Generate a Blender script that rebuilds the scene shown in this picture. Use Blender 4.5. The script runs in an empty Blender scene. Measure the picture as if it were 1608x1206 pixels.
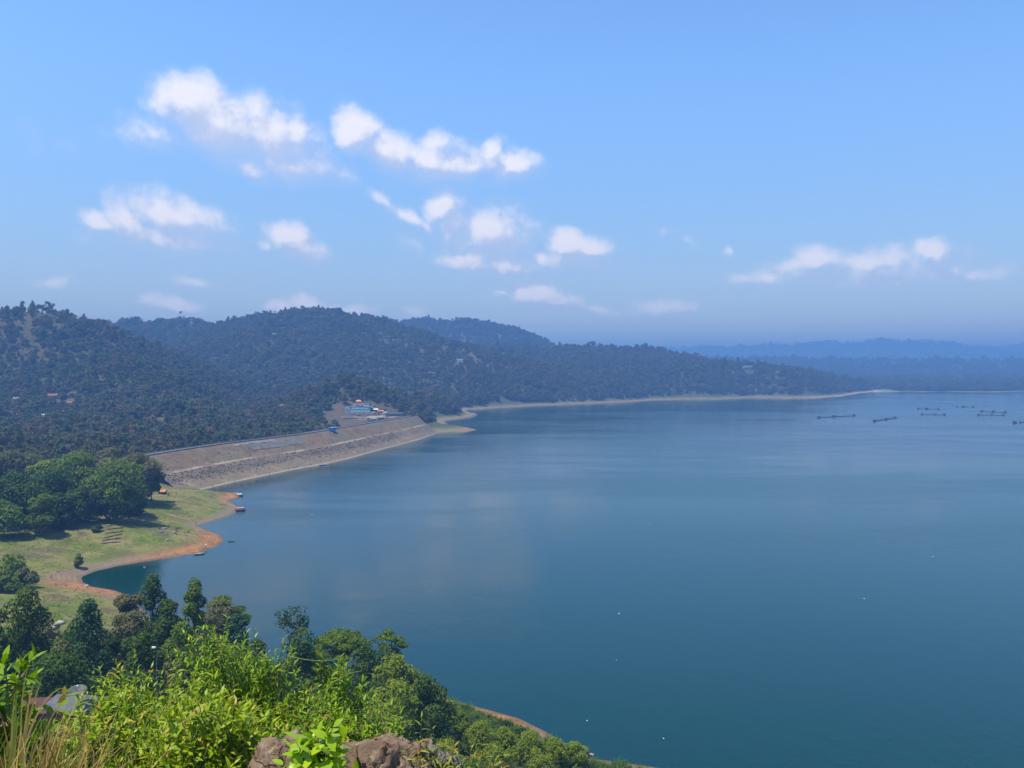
import bpy, bmesh, math, random
import numpy as np
from mathutils import Vector, Matrix, Quaternion
R = math.radians
rng = np.random.default_rng(11)
random.seed(7)
scene = bpy.context.scene
COL = scene.collection

# ------------------------------------------------------------------ camera
CAM_H = 80.0
F = 1338.0                       # focal length in photo pixels (photo 1608 x 1206)
PITCH = math.atan(28.0 / F)      # the eye-level horizon stands 28 px above the picture centre
cam_d = bpy.data.cameras.new('camera')
cam_d.sensor_width = 36.0
cam_d.lens = 36.0 * F / 1608.0
cam_d.clip_start = 0.1
cam_d.clip_end = 30000.0
cam = bpy.data.objects.new('camera', cam_d)
COL.objects.link(cam)
cam.location = (0, 0, CAM_H)
cam.rotation_euler = (R(90) - PITCH, 0, 0)
scene.camera = cam

# ------------------------------------------------------------------ exposure, render
vs = scene.view_settings
vs.view_transform = 'Standard'
vs.look = 'None'
vs.exposure = 0.45
vs.gamma = 1.0
vs.use_curve_mapping = False
scene.cycles.use_denoising = True
scene.cycles.max_bounces = 8
scene.cycles.transparent_max_bounces = 8
scene.cycles.volume_bounces = 0
scene.cycles.sample_clamp_indirect = 4.0

def ray(px, py):
    """direction of the sight line through a point of the photograph"""
    c, s = math.cos(PITCH), math.sin(PITCH)
    f = Vector((0, c, -s)); u = Vector((0, s, c)); r = Vector((1, 0, 0))
    return (f * F + r * (px - 804.0) + u * (603.0 - py)).normalized()
def on_z(px, py, z=0.0):
    d = ray(px, py); t = (z - CAM_H) / d.z
    return Vector((d.x * t, d.y * t, z))
def at_depth(px, py, D):
    d = ray(px, py); t = D / d.y
    return Vector((d.x * t, D, CAM_H + d.z * t))

# ------------------------------------------------------------------ sun
SUN_EL, SUN_AZ = 68.0, -112.0     # azimuth measured from the view direction, negative to the left
el, az = R(SUN_EL), R(SUN_AZ)
sun_dir = Vector((math.sin(az) * math.cos(el), math.cos(az) * math.cos(el), math.sin(el)))
sun_d = bpy.data.lights.new('sun', 'SUN')
sun_d.energy = 5.0
sun_d.angle = R(0.53)
sun_d.color = (1.0, 0.93, 0.79)
sun = bpy.data.objects.new('sun', sun_d)
COL.objects.link(sun)
sun.rotation_euler = (-sun_dir).to_track_quat('-Z', 'Y').to_euler()
sun.location = (0, 0, 400)

# ------------------------------------------------------------------ node helper
class NT:
    def __init__(s, tree): s.t = tree; s.n = tree.nodes; s.l = tree.links
    def new(s, typ, **kw):
        n = s.n.new(typ)
        ins = kw.pop('ins', {})
        for k, v in kw.items(): setattr(n, k, v)
        for k, v in ins.items(): s.put(n.inputs[k], v)
        return n
    def put(s, sock, v):
        if isinstance(v, bpy.types.NodeSocket): s.l.new(v, sock)
        elif isinstance(v, bpy.types.Node): s.l.new(v.outputs[0], sock)
        else: sock.default_value = v
    def math(s, op, a, b=None, c=None, clamp=False):
        n = s.n.new('ShaderNodeMath'); n.operation = op; n.use_clamp = clamp
        s.put(n.inputs[0], a)
        if b is not None: s.put(n.inputs[1], b)
        if c is not None: s.put(n.inputs[2], c)
        return n.outputs[0]
    def mix(s, f, a, b, blend='MIX'):
        n = s.n.new('ShaderNodeMix'); n.data_type = 'RGBA'; n.blend_type = blend; n.clamp_factor = True
        s.put(n.inputs[0], f)
        for k, v in ((6, a), (7, b)):
            s.put(n.inputs[k], (v[0], v[1], v[2], 1.0) if isinstance(v, tuple) and len(v) == 3 else v)
        return n.outputs[2]
    def smooth(s, v, a, b, lo=0.0, hi=1.0):
        n = s.n.new('ShaderNodeMapRange'); n.interpolation_type = 'SMOOTHSTEP'
        s.put(n.inputs[0], v)
        for k, x in zip((1, 2, 3, 4), (a, b, lo, hi)): s.put(n.inputs[k], x)
        return n.outputs[0]
    def noise(s, vec, scale, detail=4.0, rough=0.55, dist=0.0, dim='3D'):
        n = s.n.new('ShaderNodeTexNoise'); n.noise_dimensions = dim
        if vec is not None: s.put(n.inputs['Vector'], vec)
        n.inputs['Scale'].default_value = scale; n.inputs['Detail'].default_value = detail
        n.inputs['Roughness'].default_value = rough; n.inputs['Distortion'].default_value = dist
        return n.outputs[0]

# ------------------------------------------------------------------ world: daylight sky with fair-weather clouds
world = bpy.data.worlds.new('World')
scene.world = world
world.use_nodes = True
world.node_tree.nodes.clear()
W = NT(world.node_tree)
SKY_STRENGTH = 0.15
sky = W.new('ShaderNodeTexSky', sky_type='NISHITA', sun_disc=False, sun_elevation=R(SUN_EL), sun_rotation=R(SUN_AZ), altitude=200.0, air_density=1.0, dust_density=0.6, ozone_density=1.0)
tc = W.new('ShaderNodeTexCoord')
sep = W.new('ShaderNodeSeparateXYZ', ins={0: tc.outputs['Generated']})
s_az = W.math('ARCTAN2', sep.outputs[0], sep.outputs[1])
s_el = W.math('ARCSINE', sep.outputs[2])
azel = W.new('ShaderNodeCombineXYZ', ins={0: s_az, 1: s_el})

def azel_of(px, py):
    d = ray(px, py); return math.atan2(d.x, d.y), math.asin(d.z)
# puffs that make up each cloud: place, half width, half height (photo pixels), tilt in degrees, thickness
PUFFS = [
 (302,163,58,40,10,1.15),(345,192,85,48,20,1.1),(430,208,88,48,25,.95),(465,255,95,34,15,.80),(395,256,80,26,12,.72),(245,212,80,34,5,.55),(500,240,40,30,30,.6),
 (556,205,44,36,15,1.15),(606,236,62,34,22,1.05),(690,250,95,38,6,.92),(682,220,26,24,0,.7),(800,262,60,26,8,.85),(776,240,20,24,0,.85),(740,258,70,20,6,.7),
 (195,350,26,48,-22,.95),(153,347,34,16,20,.85),(272,342,88,36,5,.95),(262,376,115,32,0,.82),(205,375,45,22,30,.85),(225,318,40,36,0,.5),
 (455,372,48,26,18,.9),(480,392,48,26,20,.8),(425,384,40,16,0,.6),
 (697,325,32,36,35,.95),(718,350,30,36,30,.85),(645,340,60,17,28,.78),(768,372,86,62,0,.92),(735,408,68,24,5,.9),(800,416,62,24,10,.85),(846,405,26,22,0,.75),(600,312,60,14,30,.5),(650,390,60,30,60,.45),
 (900,381,58,28,5,1.05),(925,388,42,22,0,.9),(890,406,100,30,0,.68),
 (838,462,50,30,14,1.0),(868,476,46,20,10,.85),(792,459,38,10,6,.65),
 (1288,404,52,28,4,.86),(1250,412,55,20,0,.66),(1370,410,95,30,0,.74),(1462,400,32,24,30,.76),(1490,418,52,20,30,.72),(1525,431,64,14,5,.62),(1370,432,210,38,0,.66),(1195,434,50,20,0,.6),
 (1143,393,14,12,0,.58),(1088,384,26,16,30,.36),(1045,370,20,20,30,.34),
 (1040,487,85,18,0,.58),(275,478,52,18,0,.72),(480,473,40,16,10,.85),(445,481,36,12,0,.75),(545,487,50,14,8,.7),(305,438,45,14,0,.52),(80,446,40,14,0,.5),(70,215,110,50,0,.22),(940,488,70,14,0,.5),(655,490,26,14,0,.55),
]
# the same weather goes on all round
for _ in range(26):
    a = random.uniform(R(40), R(320)); e = random.uniform(R(4), R(26))
    PUFFS.append((None, (a if a < math.pi else a - 2 * math.pi), e, random.uniform(.05, .1), random.uniform(.02, .035), random.uniform(-10, 25), random.uniform(.7, 1.05)))
grp = bpy.data.node_groups.new('cloud_field', 'ShaderNodeTree')
grp.interface.new_socket('Vector', in_out='INPUT', socket_type='NodeSocketVector')
grp.interface.new_socket('Field', in_out='OUTPUT', socket_type='NodeSocketFloat')
G = NT(grp)
gi = G.new('NodeGroupInput'); go = G.new('NodeGroupOutput')
wn = G.new('ShaderNodeTexNoise'); wn.inputs['Scale'].default_value = 16.0; wn.inputs['Detail'].default_value = 3.0
G.l.new(gi.outputs[0], wn.inputs['Vector'])
wsub = G.new('ShaderNodeVectorMath', operation='SUBTRACT', ins={0: wn.outputs['Color'], 1: (.5, .5, .5)})
wsc = G.new('ShaderNodeVectorMath', operation='MULTIPLY', ins={0: wsub.outputs[0], 1: (.055, .035, 0)})
wadd = G.new('ShaderNodeVectorMath', operation='ADD', ins={0: gi.outputs[0], 1: wsc.outputs[0]})
acc = None
for p in PUFFS:
    if p[0] is None:
        _, a, e, ra, rb, tilt, amp = p
    else:
        px, py, rx, ry, tilt, amp = p
        a, e = azel_of(px, py); ra, rb = rx / F, ry / F
    m = G.new('ShaderNodeMapping', vector_type='TEXTURE', ins={'Vector': wadd.outputs[0], 'Location': (a, e, 0), 'Rotation': (0, 0, -R(tilt)), 'Scale': (ra * 1.42, rb * 1.42, 1)})
    g = G.new('ShaderNodeTexGradient', gradient_type='SPHERICAL', ins={0: m.outputs[0]})
    v = G.math('MULTIPLY', g.outputs[1], amp)
    acc = v if acc is None else G.math('SMOOTH_MAX', acc, v, 0.12)
n1 = G.noise(gi.outputs[0], 34.0, 9.0, 0.66)
nz = G.math('MULTIPLY', G.math('SUBTRACT', n1, 0.5), 0.74)
fld = G.math('ADD', acc, G.math('MULTIPLY', nz, G.smooth(acc, 0.0, 0.28)))
G.l.new(fld, go.inputs[0])
g1 = W.new('ShaderNodeGroup', node_tree=grp); W.put(g1.inputs[0], azel.outputs[0])
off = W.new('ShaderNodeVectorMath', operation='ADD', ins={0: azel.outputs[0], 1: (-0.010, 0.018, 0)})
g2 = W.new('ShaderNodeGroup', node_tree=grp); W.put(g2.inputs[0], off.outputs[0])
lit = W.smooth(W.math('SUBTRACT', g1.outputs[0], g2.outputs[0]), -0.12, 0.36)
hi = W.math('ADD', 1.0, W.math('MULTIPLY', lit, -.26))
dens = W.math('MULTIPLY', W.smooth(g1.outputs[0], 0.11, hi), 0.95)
ccol = W.mix(lit, (3.1, 3.5, 4.6), (5.2, 5.1, 5.4))  # sunlit tops and shaded undersides are put into the cloud colour
hsv = W.new('ShaderNodeHueSaturation', ins={'Saturation': 1.1, 'Value': 1.0, 'Color': sky.outputs[0]})
tone = W.mix(W.smooth(s_el, 0.015, 0.36), (0.66, 0.645, 0.69), (0.88, 1.06, 1.23))
tint = W.mix(1.0, hsv.outputs[0], tone, 'MULTIPLY')
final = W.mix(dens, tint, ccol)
bg = W.new('ShaderNodeBackground', ins={'Color': final, 'Strength': SKY_STRENGTH})
wo = W.new('ShaderNodeOutputWorld')
W.l.new(bg.outputs[0], wo.inputs['Surface'])
try: world.cycles.sampling_method = 'MANUAL'; world.cycles.sample_map_resolution = 512
except Exception: pass

# ------------------------------------------------------------------ object helpers
def tag(o, label=None, cat=None, group=None, kind=None):
    for k, v in (('label', label), ('category', cat), ('group', group), ('kind', kind)):
        if v: o[k] = v
    return o
def link(o, parent=None):
    COL.objects.link(o)
    if parent is not None: o.parent = parent
    return o
def empty(name, loc=(0, 0, 0), rz=0.0, sc=1.0):
    o = bpy.data.objects.new(name, None)
    o.location = loc; o.rotation_euler = (0, 0, rz); o.scale = (sc, sc, sc)
    o.empty_display_size = 0.2
    return link(o)
def mesh_np(name, V, Fq, mats=(), smooth=False, mat_idx=None):
    """V (n,3); Fq (m,k) with one face size, or a list of lists"""
    me = bpy.data.meshes.new(name)
    if isinstance(Fq, np.ndarray):
        k = Fq.shape[1]; m = Fq.shape[0]
        me.vertices.add(len(V)); me.vertices.foreach_set('co', np.asarray(V, np.float32).ravel())
        me.loops.add(m * k); me.loops.foreach_set('vertex_index', Fq.astype(np.int32).ravel())
        me.polygons.add(m); me.polygons.foreach_set('loop_start', (np.arange(m) * k).astype(np.int32))
        me.update(calc_edges=True)
    else:
        me.from_pydata([tuple(map(float, v)) for v in V], [], [tuple(f) for f in Fq])
    for mt in mats: me.materials.append(mt)
    if smooth: me.polygons.foreach_set('use_smooth', np.ones(len(me.polygons), bool))
    if mat_idx is not None: me.polygons.foreach_set('material_index', np.asarray(mat_idx, np.int32))
    me.update()
    return me
def obj(name, me, parent=None, loc=None):
    o = bpy.data.objects.new(name, me)
    if loc is not None: o.location = loc
    return link(o, parent)

class MB:
    """collects boxes, tubes and lofts into one mesh"""
    def __init__(s): s.v = []; s.f = []; s.n = 0
    def add(s, V, Fs):
        s.v.extend([tuple(map(float, v)) for v in V]); s.f.extend([tuple(i + s.n for i in f) for f in Fs]); s.n += len(V); return s
    def box(s, c, d, rz=0.0, rx=0.0):
        M = Matrix.Rotation(rz, 3, 'Z') @ Matrix.Rotation(rx, 3, 'X')
        P = [Vector(c) + M @ Vector((x * d[0] / 2, y * d[1] / 2, z * d[2] / 2)) for x in (-1, 1) for y in (-1, 1) for z in (-1, 1)]
        return s.add(P, [(0, 1, 3, 2), (4, 6, 7, 5), (0, 4, 5, 1), (2, 3, 7, 6), (0, 2, 6, 4), (1, 5, 7, 3)])
    def tube(s, pts, rad, n=6, cap=True):
        pts = [Vector(p) for p in pts]
        if not hasattr(rad, '__len__'): rad = [rad] * len(pts)
        V = []; Fs = []
        for i, p in enumerate(pts):
            t = (pts[min(i + 1, len(pts) - 1)] - pts[max(i - 1, 0)]).normalized()
            a = t.orthogonal().normalized() if abs(t.z) > .9 else t.cross(Vector((0, 0, 1))).normalized()
            if abs(t.z) > .9: a = (Vector((1, 0, 0)) - t * t.x).normalized()
            b = t.cross(a)
            for k in range(n):
                w = 2 * math.pi * k / n
                V.append(p + (a * math.cos(w) + b * math.sin(w)) * rad[i])
        for i in range(len(pts) - 1):
            for k in range(n):
                Fs.append((i * n + k, i * n + (k + 1) % n, (i + 1) * n + (k + 1) % n, (i + 1) * n + k))
        if cap:
            Fs.append(tuple(reversed(range(n)))); Fs.append(tuple((len(pts) - 1) * n + k for k in range(n)))
        return s.add(V, Fs)
    def loft(s, rings, close=True, cap=True):
        n = len(rings[0]); V = [p for r in rings for p in r]; Fs = []
        for i in range(len(rings) - 1):
            for k in range(n if close else n - 1):
                Fs.append((i * n + k, i * n + (k + 1) % n, (i + 1) * n + (k + 1) % n, (i + 1) * n + k))
        if cap and close:
            Fs.append(tuple(reversed(range(n)))); Fs.append(tuple((len(rings) - 1) * n + k for k in range(n)))
        return s.add(V, Fs)
    def mesh(s, name, mats=(), smooth=False):
        me = mesh_np(name, s.v, s.f, mats, smooth)
        bm = bmesh.new(); bm.from_mesh(me); bmesh.ops.recalc_face_normals(bm, faces=bm.faces); bm.to_mesh(me); bm.free()
        return me
    def build(s, name, mat, parent=None, smooth=False, loc=None):
        return obj(name, s.mesh(name, (mat,), smooth), parent, loc)

# ------------------------------------------------------------------ noise in numpy
def _hash(ix, iy, seed):
    h = (ix.astype(np.int64) * 374761393 + iy.astype(np.int64) * 668265263 + seed * 974711) & 0x7fffffff
    h = ((h ^ (h >> 13)) * 1274126177) & 0x7fffffff
    return ((h ^ (h >> 16)) & 0xffff) / 65535.0
def vnoise(x, y, seed=0):
    ix = np.floor(x); iy = np.floor(y); fx = x - ix; fy = y - iy
    fx = fx * fx * fx * (fx * (fx * 6 - 15) + 10); fy = fy * fy * fy * (fy * (fy * 6 - 15) + 10)
    a = _hash(ix, iy, seed); b = _hash(ix + 1, iy, seed); c = _hash(ix, iy + 1, seed); d = _hash(ix + 1, iy + 1, seed)
    return (a + (b - a) * fx) * (1 - fy) + (c + (d - c) * fx) * fy
def fbm(x, y, scale, oct=4, seed=0, gain=.5):
    s = 0; a = 1.0; t = 0
    for o in range(oct):
        s = s + a * (vnoise(x / scale + 17.3 * o, y / scale - 9.1 * o, seed + o) - .5); t += a; a *= gain; scale = scale / 2.03
    return s / t * 2
def sstep(a, b, x):
    t = np.clip((x - a) / (b - a), 0, 1); return t * t * (3 - 2 * t)
# ------------------------------------------------------------------ the lake's outline (water level z = 0)
SHORE_PX = [(1608,614.5),(1560,616),(1500,615.5),(1440,615.5),(1380,615),(1352,617),(1325,622),(1290,624.5),(1240,625.5),(1190,624.5),(1130,627),(1075,627.5),(1030,628.5),(1000,631),(950,633),(900,635),(850,637),(790,640.5),(760,642.5),(735,643.5),(729,647),(750,651),(739,656),(699,661.5),(698,664.5),(711,670),(730,671.5),(750,674.6),(735,678.5),(709,678.5),(687,680.5),(659,690.5),(628,699),(599,706.5),(555,719),(508,730),(460,738.5),(415,748),(368,757.8),(318,769.5),(338,771.5),(370,774.5),(379,778.5),(371,783),(359,786),(366,791),(377,797),(367,808),(340,817.5),(311,826.5),(329,834),(345,840),(351,847.5),(345,856),(313,868.5),(274,875.5),(230,881.5),(183,889.5),(150,897),(128,906),(130,914),(144,921),(180,927),(205,936)]
S1 = [on_z(*p).xy for p in SHORE_PX]
S2 = [Vector(p) for p in ((-110,262),(-80,236),(-45,216))]
S3 = [on_z(*p).xy for p in [(697,1095),(745,1109),(772,1116),(817,1129),(857,1149),(886,1166),(917,1181),(929,1191),(972,1197),(1023,1204)]]
S4 = [Vector(p) for p in ((48,160),(85,150),(150,128),(300,60),(600,-80),(1100,-60),(1800,400),(2500,1200),(2800,2100))]
S0 = [Vector(p) for p in ((2500,2650),)]
LAKE = np.array([tuple(p) for p in (S0 + S1 + S2 + S3 + S4)])
def shore_dist(x, y):
    """distance to the waterline, positive on land"""
    x = np.asarray(x, float).ravel(); y = np.asarray(y, float).ravel()
    best = np.full(x.shape, 1e18); ins = np.zeros(x.shape, bool)
    n = len(LAKE)
    for i in range(n):
        ax, ay = LAKE[i]; bx, by = LAKE[(i + 1) % n]
        ex, ey = bx - ax, by - ay
        t = np.clip(((x - ax) * ex + (y - ay) * ey) / (ex * ex + ey * ey), 0, 1)
        d = (x - ax - t * ex) ** 2 + (y - ay - t * ey) ** 2
        best = np.minimum(best, d)
        if ay != by:
            c = ((ay > y) != (by > y)) & (x < (bx - ax) * (y - ay) / (by - ay) + ax)
            ins ^= c
    d = np.sqrt(best)
    return np.where(ins, -d, d)

# ------------------------------------------------------------------ hills: crest lines with their own distance
def crest(pts, tree=13.0):
    return [(at_depth(px, py, D) - Vector((0, 0, tree))) for px, py, D in pts]
RIDGES = [  # crest line, steepness towards the lake
 (crest([(-260,500,1250),(-120,472,1300),(-40,484,1310),(0,479,1320),(30,480,1330),(55,476,1345),(77,471,1350),(98,484,1358),(120,498,1370),(145,521,1385),(190,545,1380),(250,570,1330),(310,590,1260)]), .46),
 (crest([(90,492,1340),(150,535,1240),(210,572,1110),(250,602,1000),(270,625,920)]), .42),
 (crest([(10,500,1300),(30,560,1130),(20,600,980)]), .42),
 (crest([(-200,500,2100),(100,520,2100),(160,503,2150),(215,501,2200),(250,506,2200),(235,503,2230),(262,497,2250),(285,494,2250),(318,504,2200),(345,500,2190),(375,496,2170),(400,493,2150),(425,487,2150),(450,490,2150),(470,483,2150),(487,476,2150),(510,485,2150),(535,491,2150),(570,494,2150),(590,502,2150),(620,512,2130),(650,522,2100),(700,538,2050),(750,545,2000),(800,560,1950),(850,575,1950)]), .31),
 (crest([(485,484,2140),(455,520,1950),(430,555,1700),(425,585,1500)]), .36),
 (crest([(600,510,2100),(645,532,1950),(690,545,1850),(735,558,1800),(790,580,1750)]), .38),
 (crest([(330,508,2150),(310,545,1850),(340,580,1560),(400,608,1350)]), .36),
 (crest([(600,500,3200),(640,502,3200),(665,500,3200),(700,505,3200),(735,503,3200),(770,507,3200),(790,509,3200),(818,525,3150),(835,533,3130),(855,542,3100),(890,549,3100)], 8), .48),
 (crest([(700,548,2500),(800,542,2500),(880,543,2500),(935,541,2500),(975,545,2500),(1010,546,2550),(1060,552,2600),(1110,561,2650),(1180,573,2700),(1240,581,2750),(1290,590,2800),(1340,600,2850)], 10), .17),
 (crest([(900,560,5000),(1060,563,5000),(1150,566,4900),(1250,563,4900),(1330,567,4800),(1430,563,4900),(1530,566,4800),(1620,563,4900),(1750,566,4900),(1900,560,5000)], 4), .11),
 (crest([(950,549,9500),(1030,547,9400),(1080,546,9400),(1150,545,9300),(1205,541,9200),(1260,540,9200),(1300,538,9200),(1345,540,9200),(1385,533,9200),(1440,535,9200),(1480,535,9200),(1510,539,9200),(1560,543,9300),(1620,538,9300),(1700,535,9300),(1850,545,9300)], 0), .22),
 (crest([(520,600,1150),(560,589,1200),(600,586,1230),(640,592,1260),(680,606,1330),(700,616,1400)], 10), .42),
 (crest([(0,690,640),(60,700,600),(-80,680,700)], 9), .3),
]
HILL_AZ = [(-180, .25), (-60, .36), (-27, .40), (-20, .44), (-14, .50), (-8, .60), (2, .64), (40, .62), (90, .4), (180, .25)]
def hill_slope(x, y):
    a = np.degrees(np.arctan2(x, y))
    return np.interp(a, [p[0] for p in HILL_AZ], [p[1] for p in HILL_AZ])
CREST_PX = [(215,719,20),(235,715,20),(300,704.5,20),(360,696,20),(420,689,20),(480,681.5,20),(540,671.5,20),(600,661.5,20),(630,656.5,20),(655,652.5,20)]
CREST = np.array([tuple(on_z(px, py, z)) for px, py, z in CREST_PX])
WATER_PX = [(285,776),(318,769.5),(368,757.8),(415,748),(460,738.5),(508,730),(555,719),(599,706.5),(628,699),(659,690.5),(687,680.5)]
WLINE = np.array([tuple(on_z(*p)) for p in WATER_PX])
def resample(P, n):
    L = np.r_[0, np.cumsum(np.linalg.norm(np.diff(P, axis=0), axis=1))]
    t = np.linspace(0, L[-1], n)
    return np.stack([np.interp(t, L, P[:, k]) for k in range(P.shape[1])], 1)
def seg_dist(x, y, P):
    best = np.full(np.shape(x), 1e18); side = np.zeros(np.shape(x))
    for i in range(len(P) - 1):
        ax, ay = P[i][:2]; ex, ey = P[i + 1][0] - ax, P[i + 1][1] - ay
        t = np.clip(((x - ax) * ex + (y - ay) * ey) / (ex * ex + ey * ey), 0, 1)
        d = (x - ax - t * ex) ** 2 + (y - ay - t * ey) ** 2
        sd = (x - ax) * ey - (y - ay) * ex          # positive towards the lake
        side = np.where(d < best, sd, side); best = np.minimum(best, d)
    return np.sqrt(best), side
PADS = [((561 - 804) / F * 1078, 1078.0, 17.0, at_depth(561, 648.3, 1078).z - .3, .8), ((601 - 804) / F * 1066, 1066.0, 20.0, at_depth(600, 651, 1066).z, .7)]
def height(x, y, full=False):
    x = np.asarray(x, float); y = np.asarray(y, float); shp = x.shape
    x = x.ravel(); y = y.ravel()
    d = shore_dist(x, y)
    land = np.maximum(d, 0)
    rr_ = np.hypot(x, y)
    base = 15 * (1 - np.exp(-land / (62 + 190 * sstep(1150, 1700, rr_)))) + fbm(x, y, 34, 3, 3) * np.clip(land / 30, 0, 1) * 1.5 + fbm(x, y, 9, 2, 5) * np.clip(land / 12, 0, 1) * .4
    base = np.where(d < 0, np.maximum(d * .28, -14), base)
    hills = np.full(x.shape, -50.0)
    for P, s in RIDGES:
        P = [tuple(p) for p in P]
        best = np.full(x.shape, -200.0)
        for i in range(len(P) - 1):
            ax, ay, az_ = P[i]; bx, by, bz = P[i + 1]; ex, ey = bx - ax, by - ay
            t = np.clip(((x - ax) * ex + (y - ay) * ey) / (ex * ex + ey * ey), 0, 1)
            dd = np.sqrt((x - ax - t * ex) ** 2 + (y - ay - t * ey) ** 2)
            zz = az_ + t * (bz - az_)
            best = np.maximum(best, zz - s * (np.sqrt(dd * dd + 14 ** 2) - 14) )
        hills = np.maximum(hills, best)
    r = np.hypot(x, y)
    amp = sstep(500, 900, r) * np.clip((hills - 5) / 60, 0, 1)
    gul = np.abs(fbm(x, y, 330, 4, 21)) * -58 + 5 + fbm(x, y, 120, 3, 9) * 9
    # gullies fade out at the crest lines so that the skyline keeps its shape
    hills = hills + gul * amp * sstep(0, 25, np.abs(hills - base)) * .9
    ground0 = np.minimum(hills, np.where(rr_ > 900, 1.0, 6.0) + np.maximum(d - 14, 0) * .5)
    cam_hill = 78.4 - hill_slope(x, y) * np.maximum(r - 1.0, 0) + fbm(x, y, 14, 3, 31) * 1.2 * sstep(8, 40, r)
    ground0 = np.maximum(ground0, np.minimum(cam_hill, np.where(d < 0, -20, 3 + land * .9)))
    k = 4.0
    m = np.maximum(base, ground0)
    h = m + k * .25 * np.maximum(0, 1 - np.abs(base - ground0) / k) ** 2
    h = np.where(d < 0, base, h)
    # a low saddle where the dam stands
    dd, side = seg_dist(x, y, CREST)
    cap = np.where(side > 0, 9.0, 14.5)
    under = sstep(75, 40, dd) * (d > -2)
    h = np.where(under > 0, h * (1 - under) + np.minimum(h, np.minimum(cap, 1 + land * .2)) * under, h)
    for px_, py_, pr, pz, ps in PADS: h = np.minimum(h, pz + np.maximum(np.hypot(x - px_, y - py_) - pr, 0) * ps)
    if full: return h.reshape(shp), d.reshape(shp)
    return h.reshape(shp)
def hz(x, y): return float(height(np.array([x]), np.array([y]))[0])
_HITC = {}
def hit(px, py, lift=0.0):
    """ground point seen through a point of the photograph"""
    d = ray(px, py); q = np.concatenate([np.linspace(60, 1500, 900), np.linspace(1505, 8000, 700)])
    X = d.x / d.y * q; Z = CAM_H + d.z / d.y * q
    H = np.maximum(height(X, q), 0.0) + lift
    i = int(np.argmax(Z < H))
    if Z[i] >= H[i]: i = len(q) - 1
    return Vector((X[i], q[i], H[i]))
def ground_at(px, D):
    x = (px - 804.0) / F * D
    return Vector((x, D, hz(x, D)))

# ------------------------------------------------------------------ materials
def mat(name, nodes=True):
    m = bpy.data.materials.new(name); m.use_nodes = True; m.node_tree.nodes.clear()
    return m, NT(m.node_tree)
def finish(N, bsdf, disp=None):
    o = N.new('ShaderNodeOutputMaterial'); N.l.new(bsdf, o.inputs['Surface'])
def paint(name, c, rough=.6, var=.15, scale=3.0, metal=0.0, spec=.4, bump=0.0, c2=None):
    m, N = mat(name)
    t = N.new('ShaderNodeTexCoord')
    n = N.noise(t.outputs['Object'], scale, 5, .6)
    c2 = c2 or tuple(v * (1 - var * 1.6) for v in c)
    col = N.mix(N.smooth(n, .3, .7), c2, c)
    b = N.new('ShaderNodeBsdfPrincipled', ins={'Base Color': col, 'Roughness': rough, 'Metallic': metal, 'Specular IOR Level': spec})
    if bump:
        bp = N.new('ShaderNodeBump', ins={'Strength': bump, 'Height': N.noise(t.outputs['Object'], scale * 4, 4, .6)})
        N.l.new(bp.outputs[0], b.inputs['Normal'])
    finish(N, b.outputs[0]); return m
def leaf_mat(name, c1, c2, c3, trans=.3, rough=.6, spec=.08, dry=None, dry_amt=.0):
    m, N = mat(name)
    g = N.new('ShaderNodeNewGeometry'); oi = N.new('ShaderNodeObjectInfo')
    r = N.math('FRACT', N.math('ADD', g.outputs['Random Per Island'], N.math('MULTIPLY', oi.outputs['Random'], 7.31)))
    col = N.mix(r, c1, c2)
    col = N.mix(N.math('MULTIPLY', oi.outputs['Random'], .75), col, c3)
    if dry:
        col = N.mix(N.smooth(N.math('FRACT', N.math('MULTIPLY', r, 13.7)), 1 - dry_amt - .02, 1 - dry_amt + .02), col, dry)
    b = N.new('ShaderNodeBsdfPrincipled', ins={'Base Color': col, 'Roughness': rough, 'Specular IOR Level': spec})
    tr = N.new('ShaderNodeBsdfTranslucent', ins={'Color': N.mix(1.0, col, (1.25, 1.3, .6), 'MULTIPLY')})
    mx = N.new('ShaderNodeMixShader', ins={0: trans})
    N.l.new(b.outputs[0], mx.inputs[1]); N.l.new(tr.outputs[0], mx.inputs[2])
    finish(N, mx.outputs[0]); return m
M = {}
M['bark'] = paint('bark', (.16, .12, .085), .9, .3, 2.5, bump=.3)
M['bark_pale'] = paint('bark_pale', (.28, .25, .20), .9, .3, 2.5, bump=.3)
M['leaf_dark'] = leaf_mat('leaf_dark', (.036, .078, .016), (.075, .13, .022), (.065, .10, .02), .3)
M['leaf_mid'] = leaf_mat('leaf_mid', (.070, .13, .012), (.145, .215, .018), (.115, .165, .016), .35)
M['leaf_light'] = leaf_mat('leaf_light', (.15, .21, .018), (.23, .29, .026), (.19, .24, .022), .4)
M['leaf_olive'] = leaf_mat('leaf_olive', (.09, .11, .04), (.14, .15, .05), (.13, .115, .055), .3)
M['leaf_forest'] = leaf_mat('leaf_forest', (.042, .068, .020), (.092, .112, .032), (.13, .10, .045), .3)
M['leaf_forest2'] = leaf_mat('leaf_forest2', (.075, .074, .03), (.125, .105, .045), (.155, .10, .06), .25)
M['leaf_glossy'] = leaf_mat('leaf_glossy', (.022, .065, .026), (.045, .11, .036), (.03, .08, .03), .25, .45, .18)
M['palm'] = leaf_mat('palm_leaf', (.035, .070, .024), (.065, .100, .03), (.06, .08, .03), .25, .6, .12)

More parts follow.
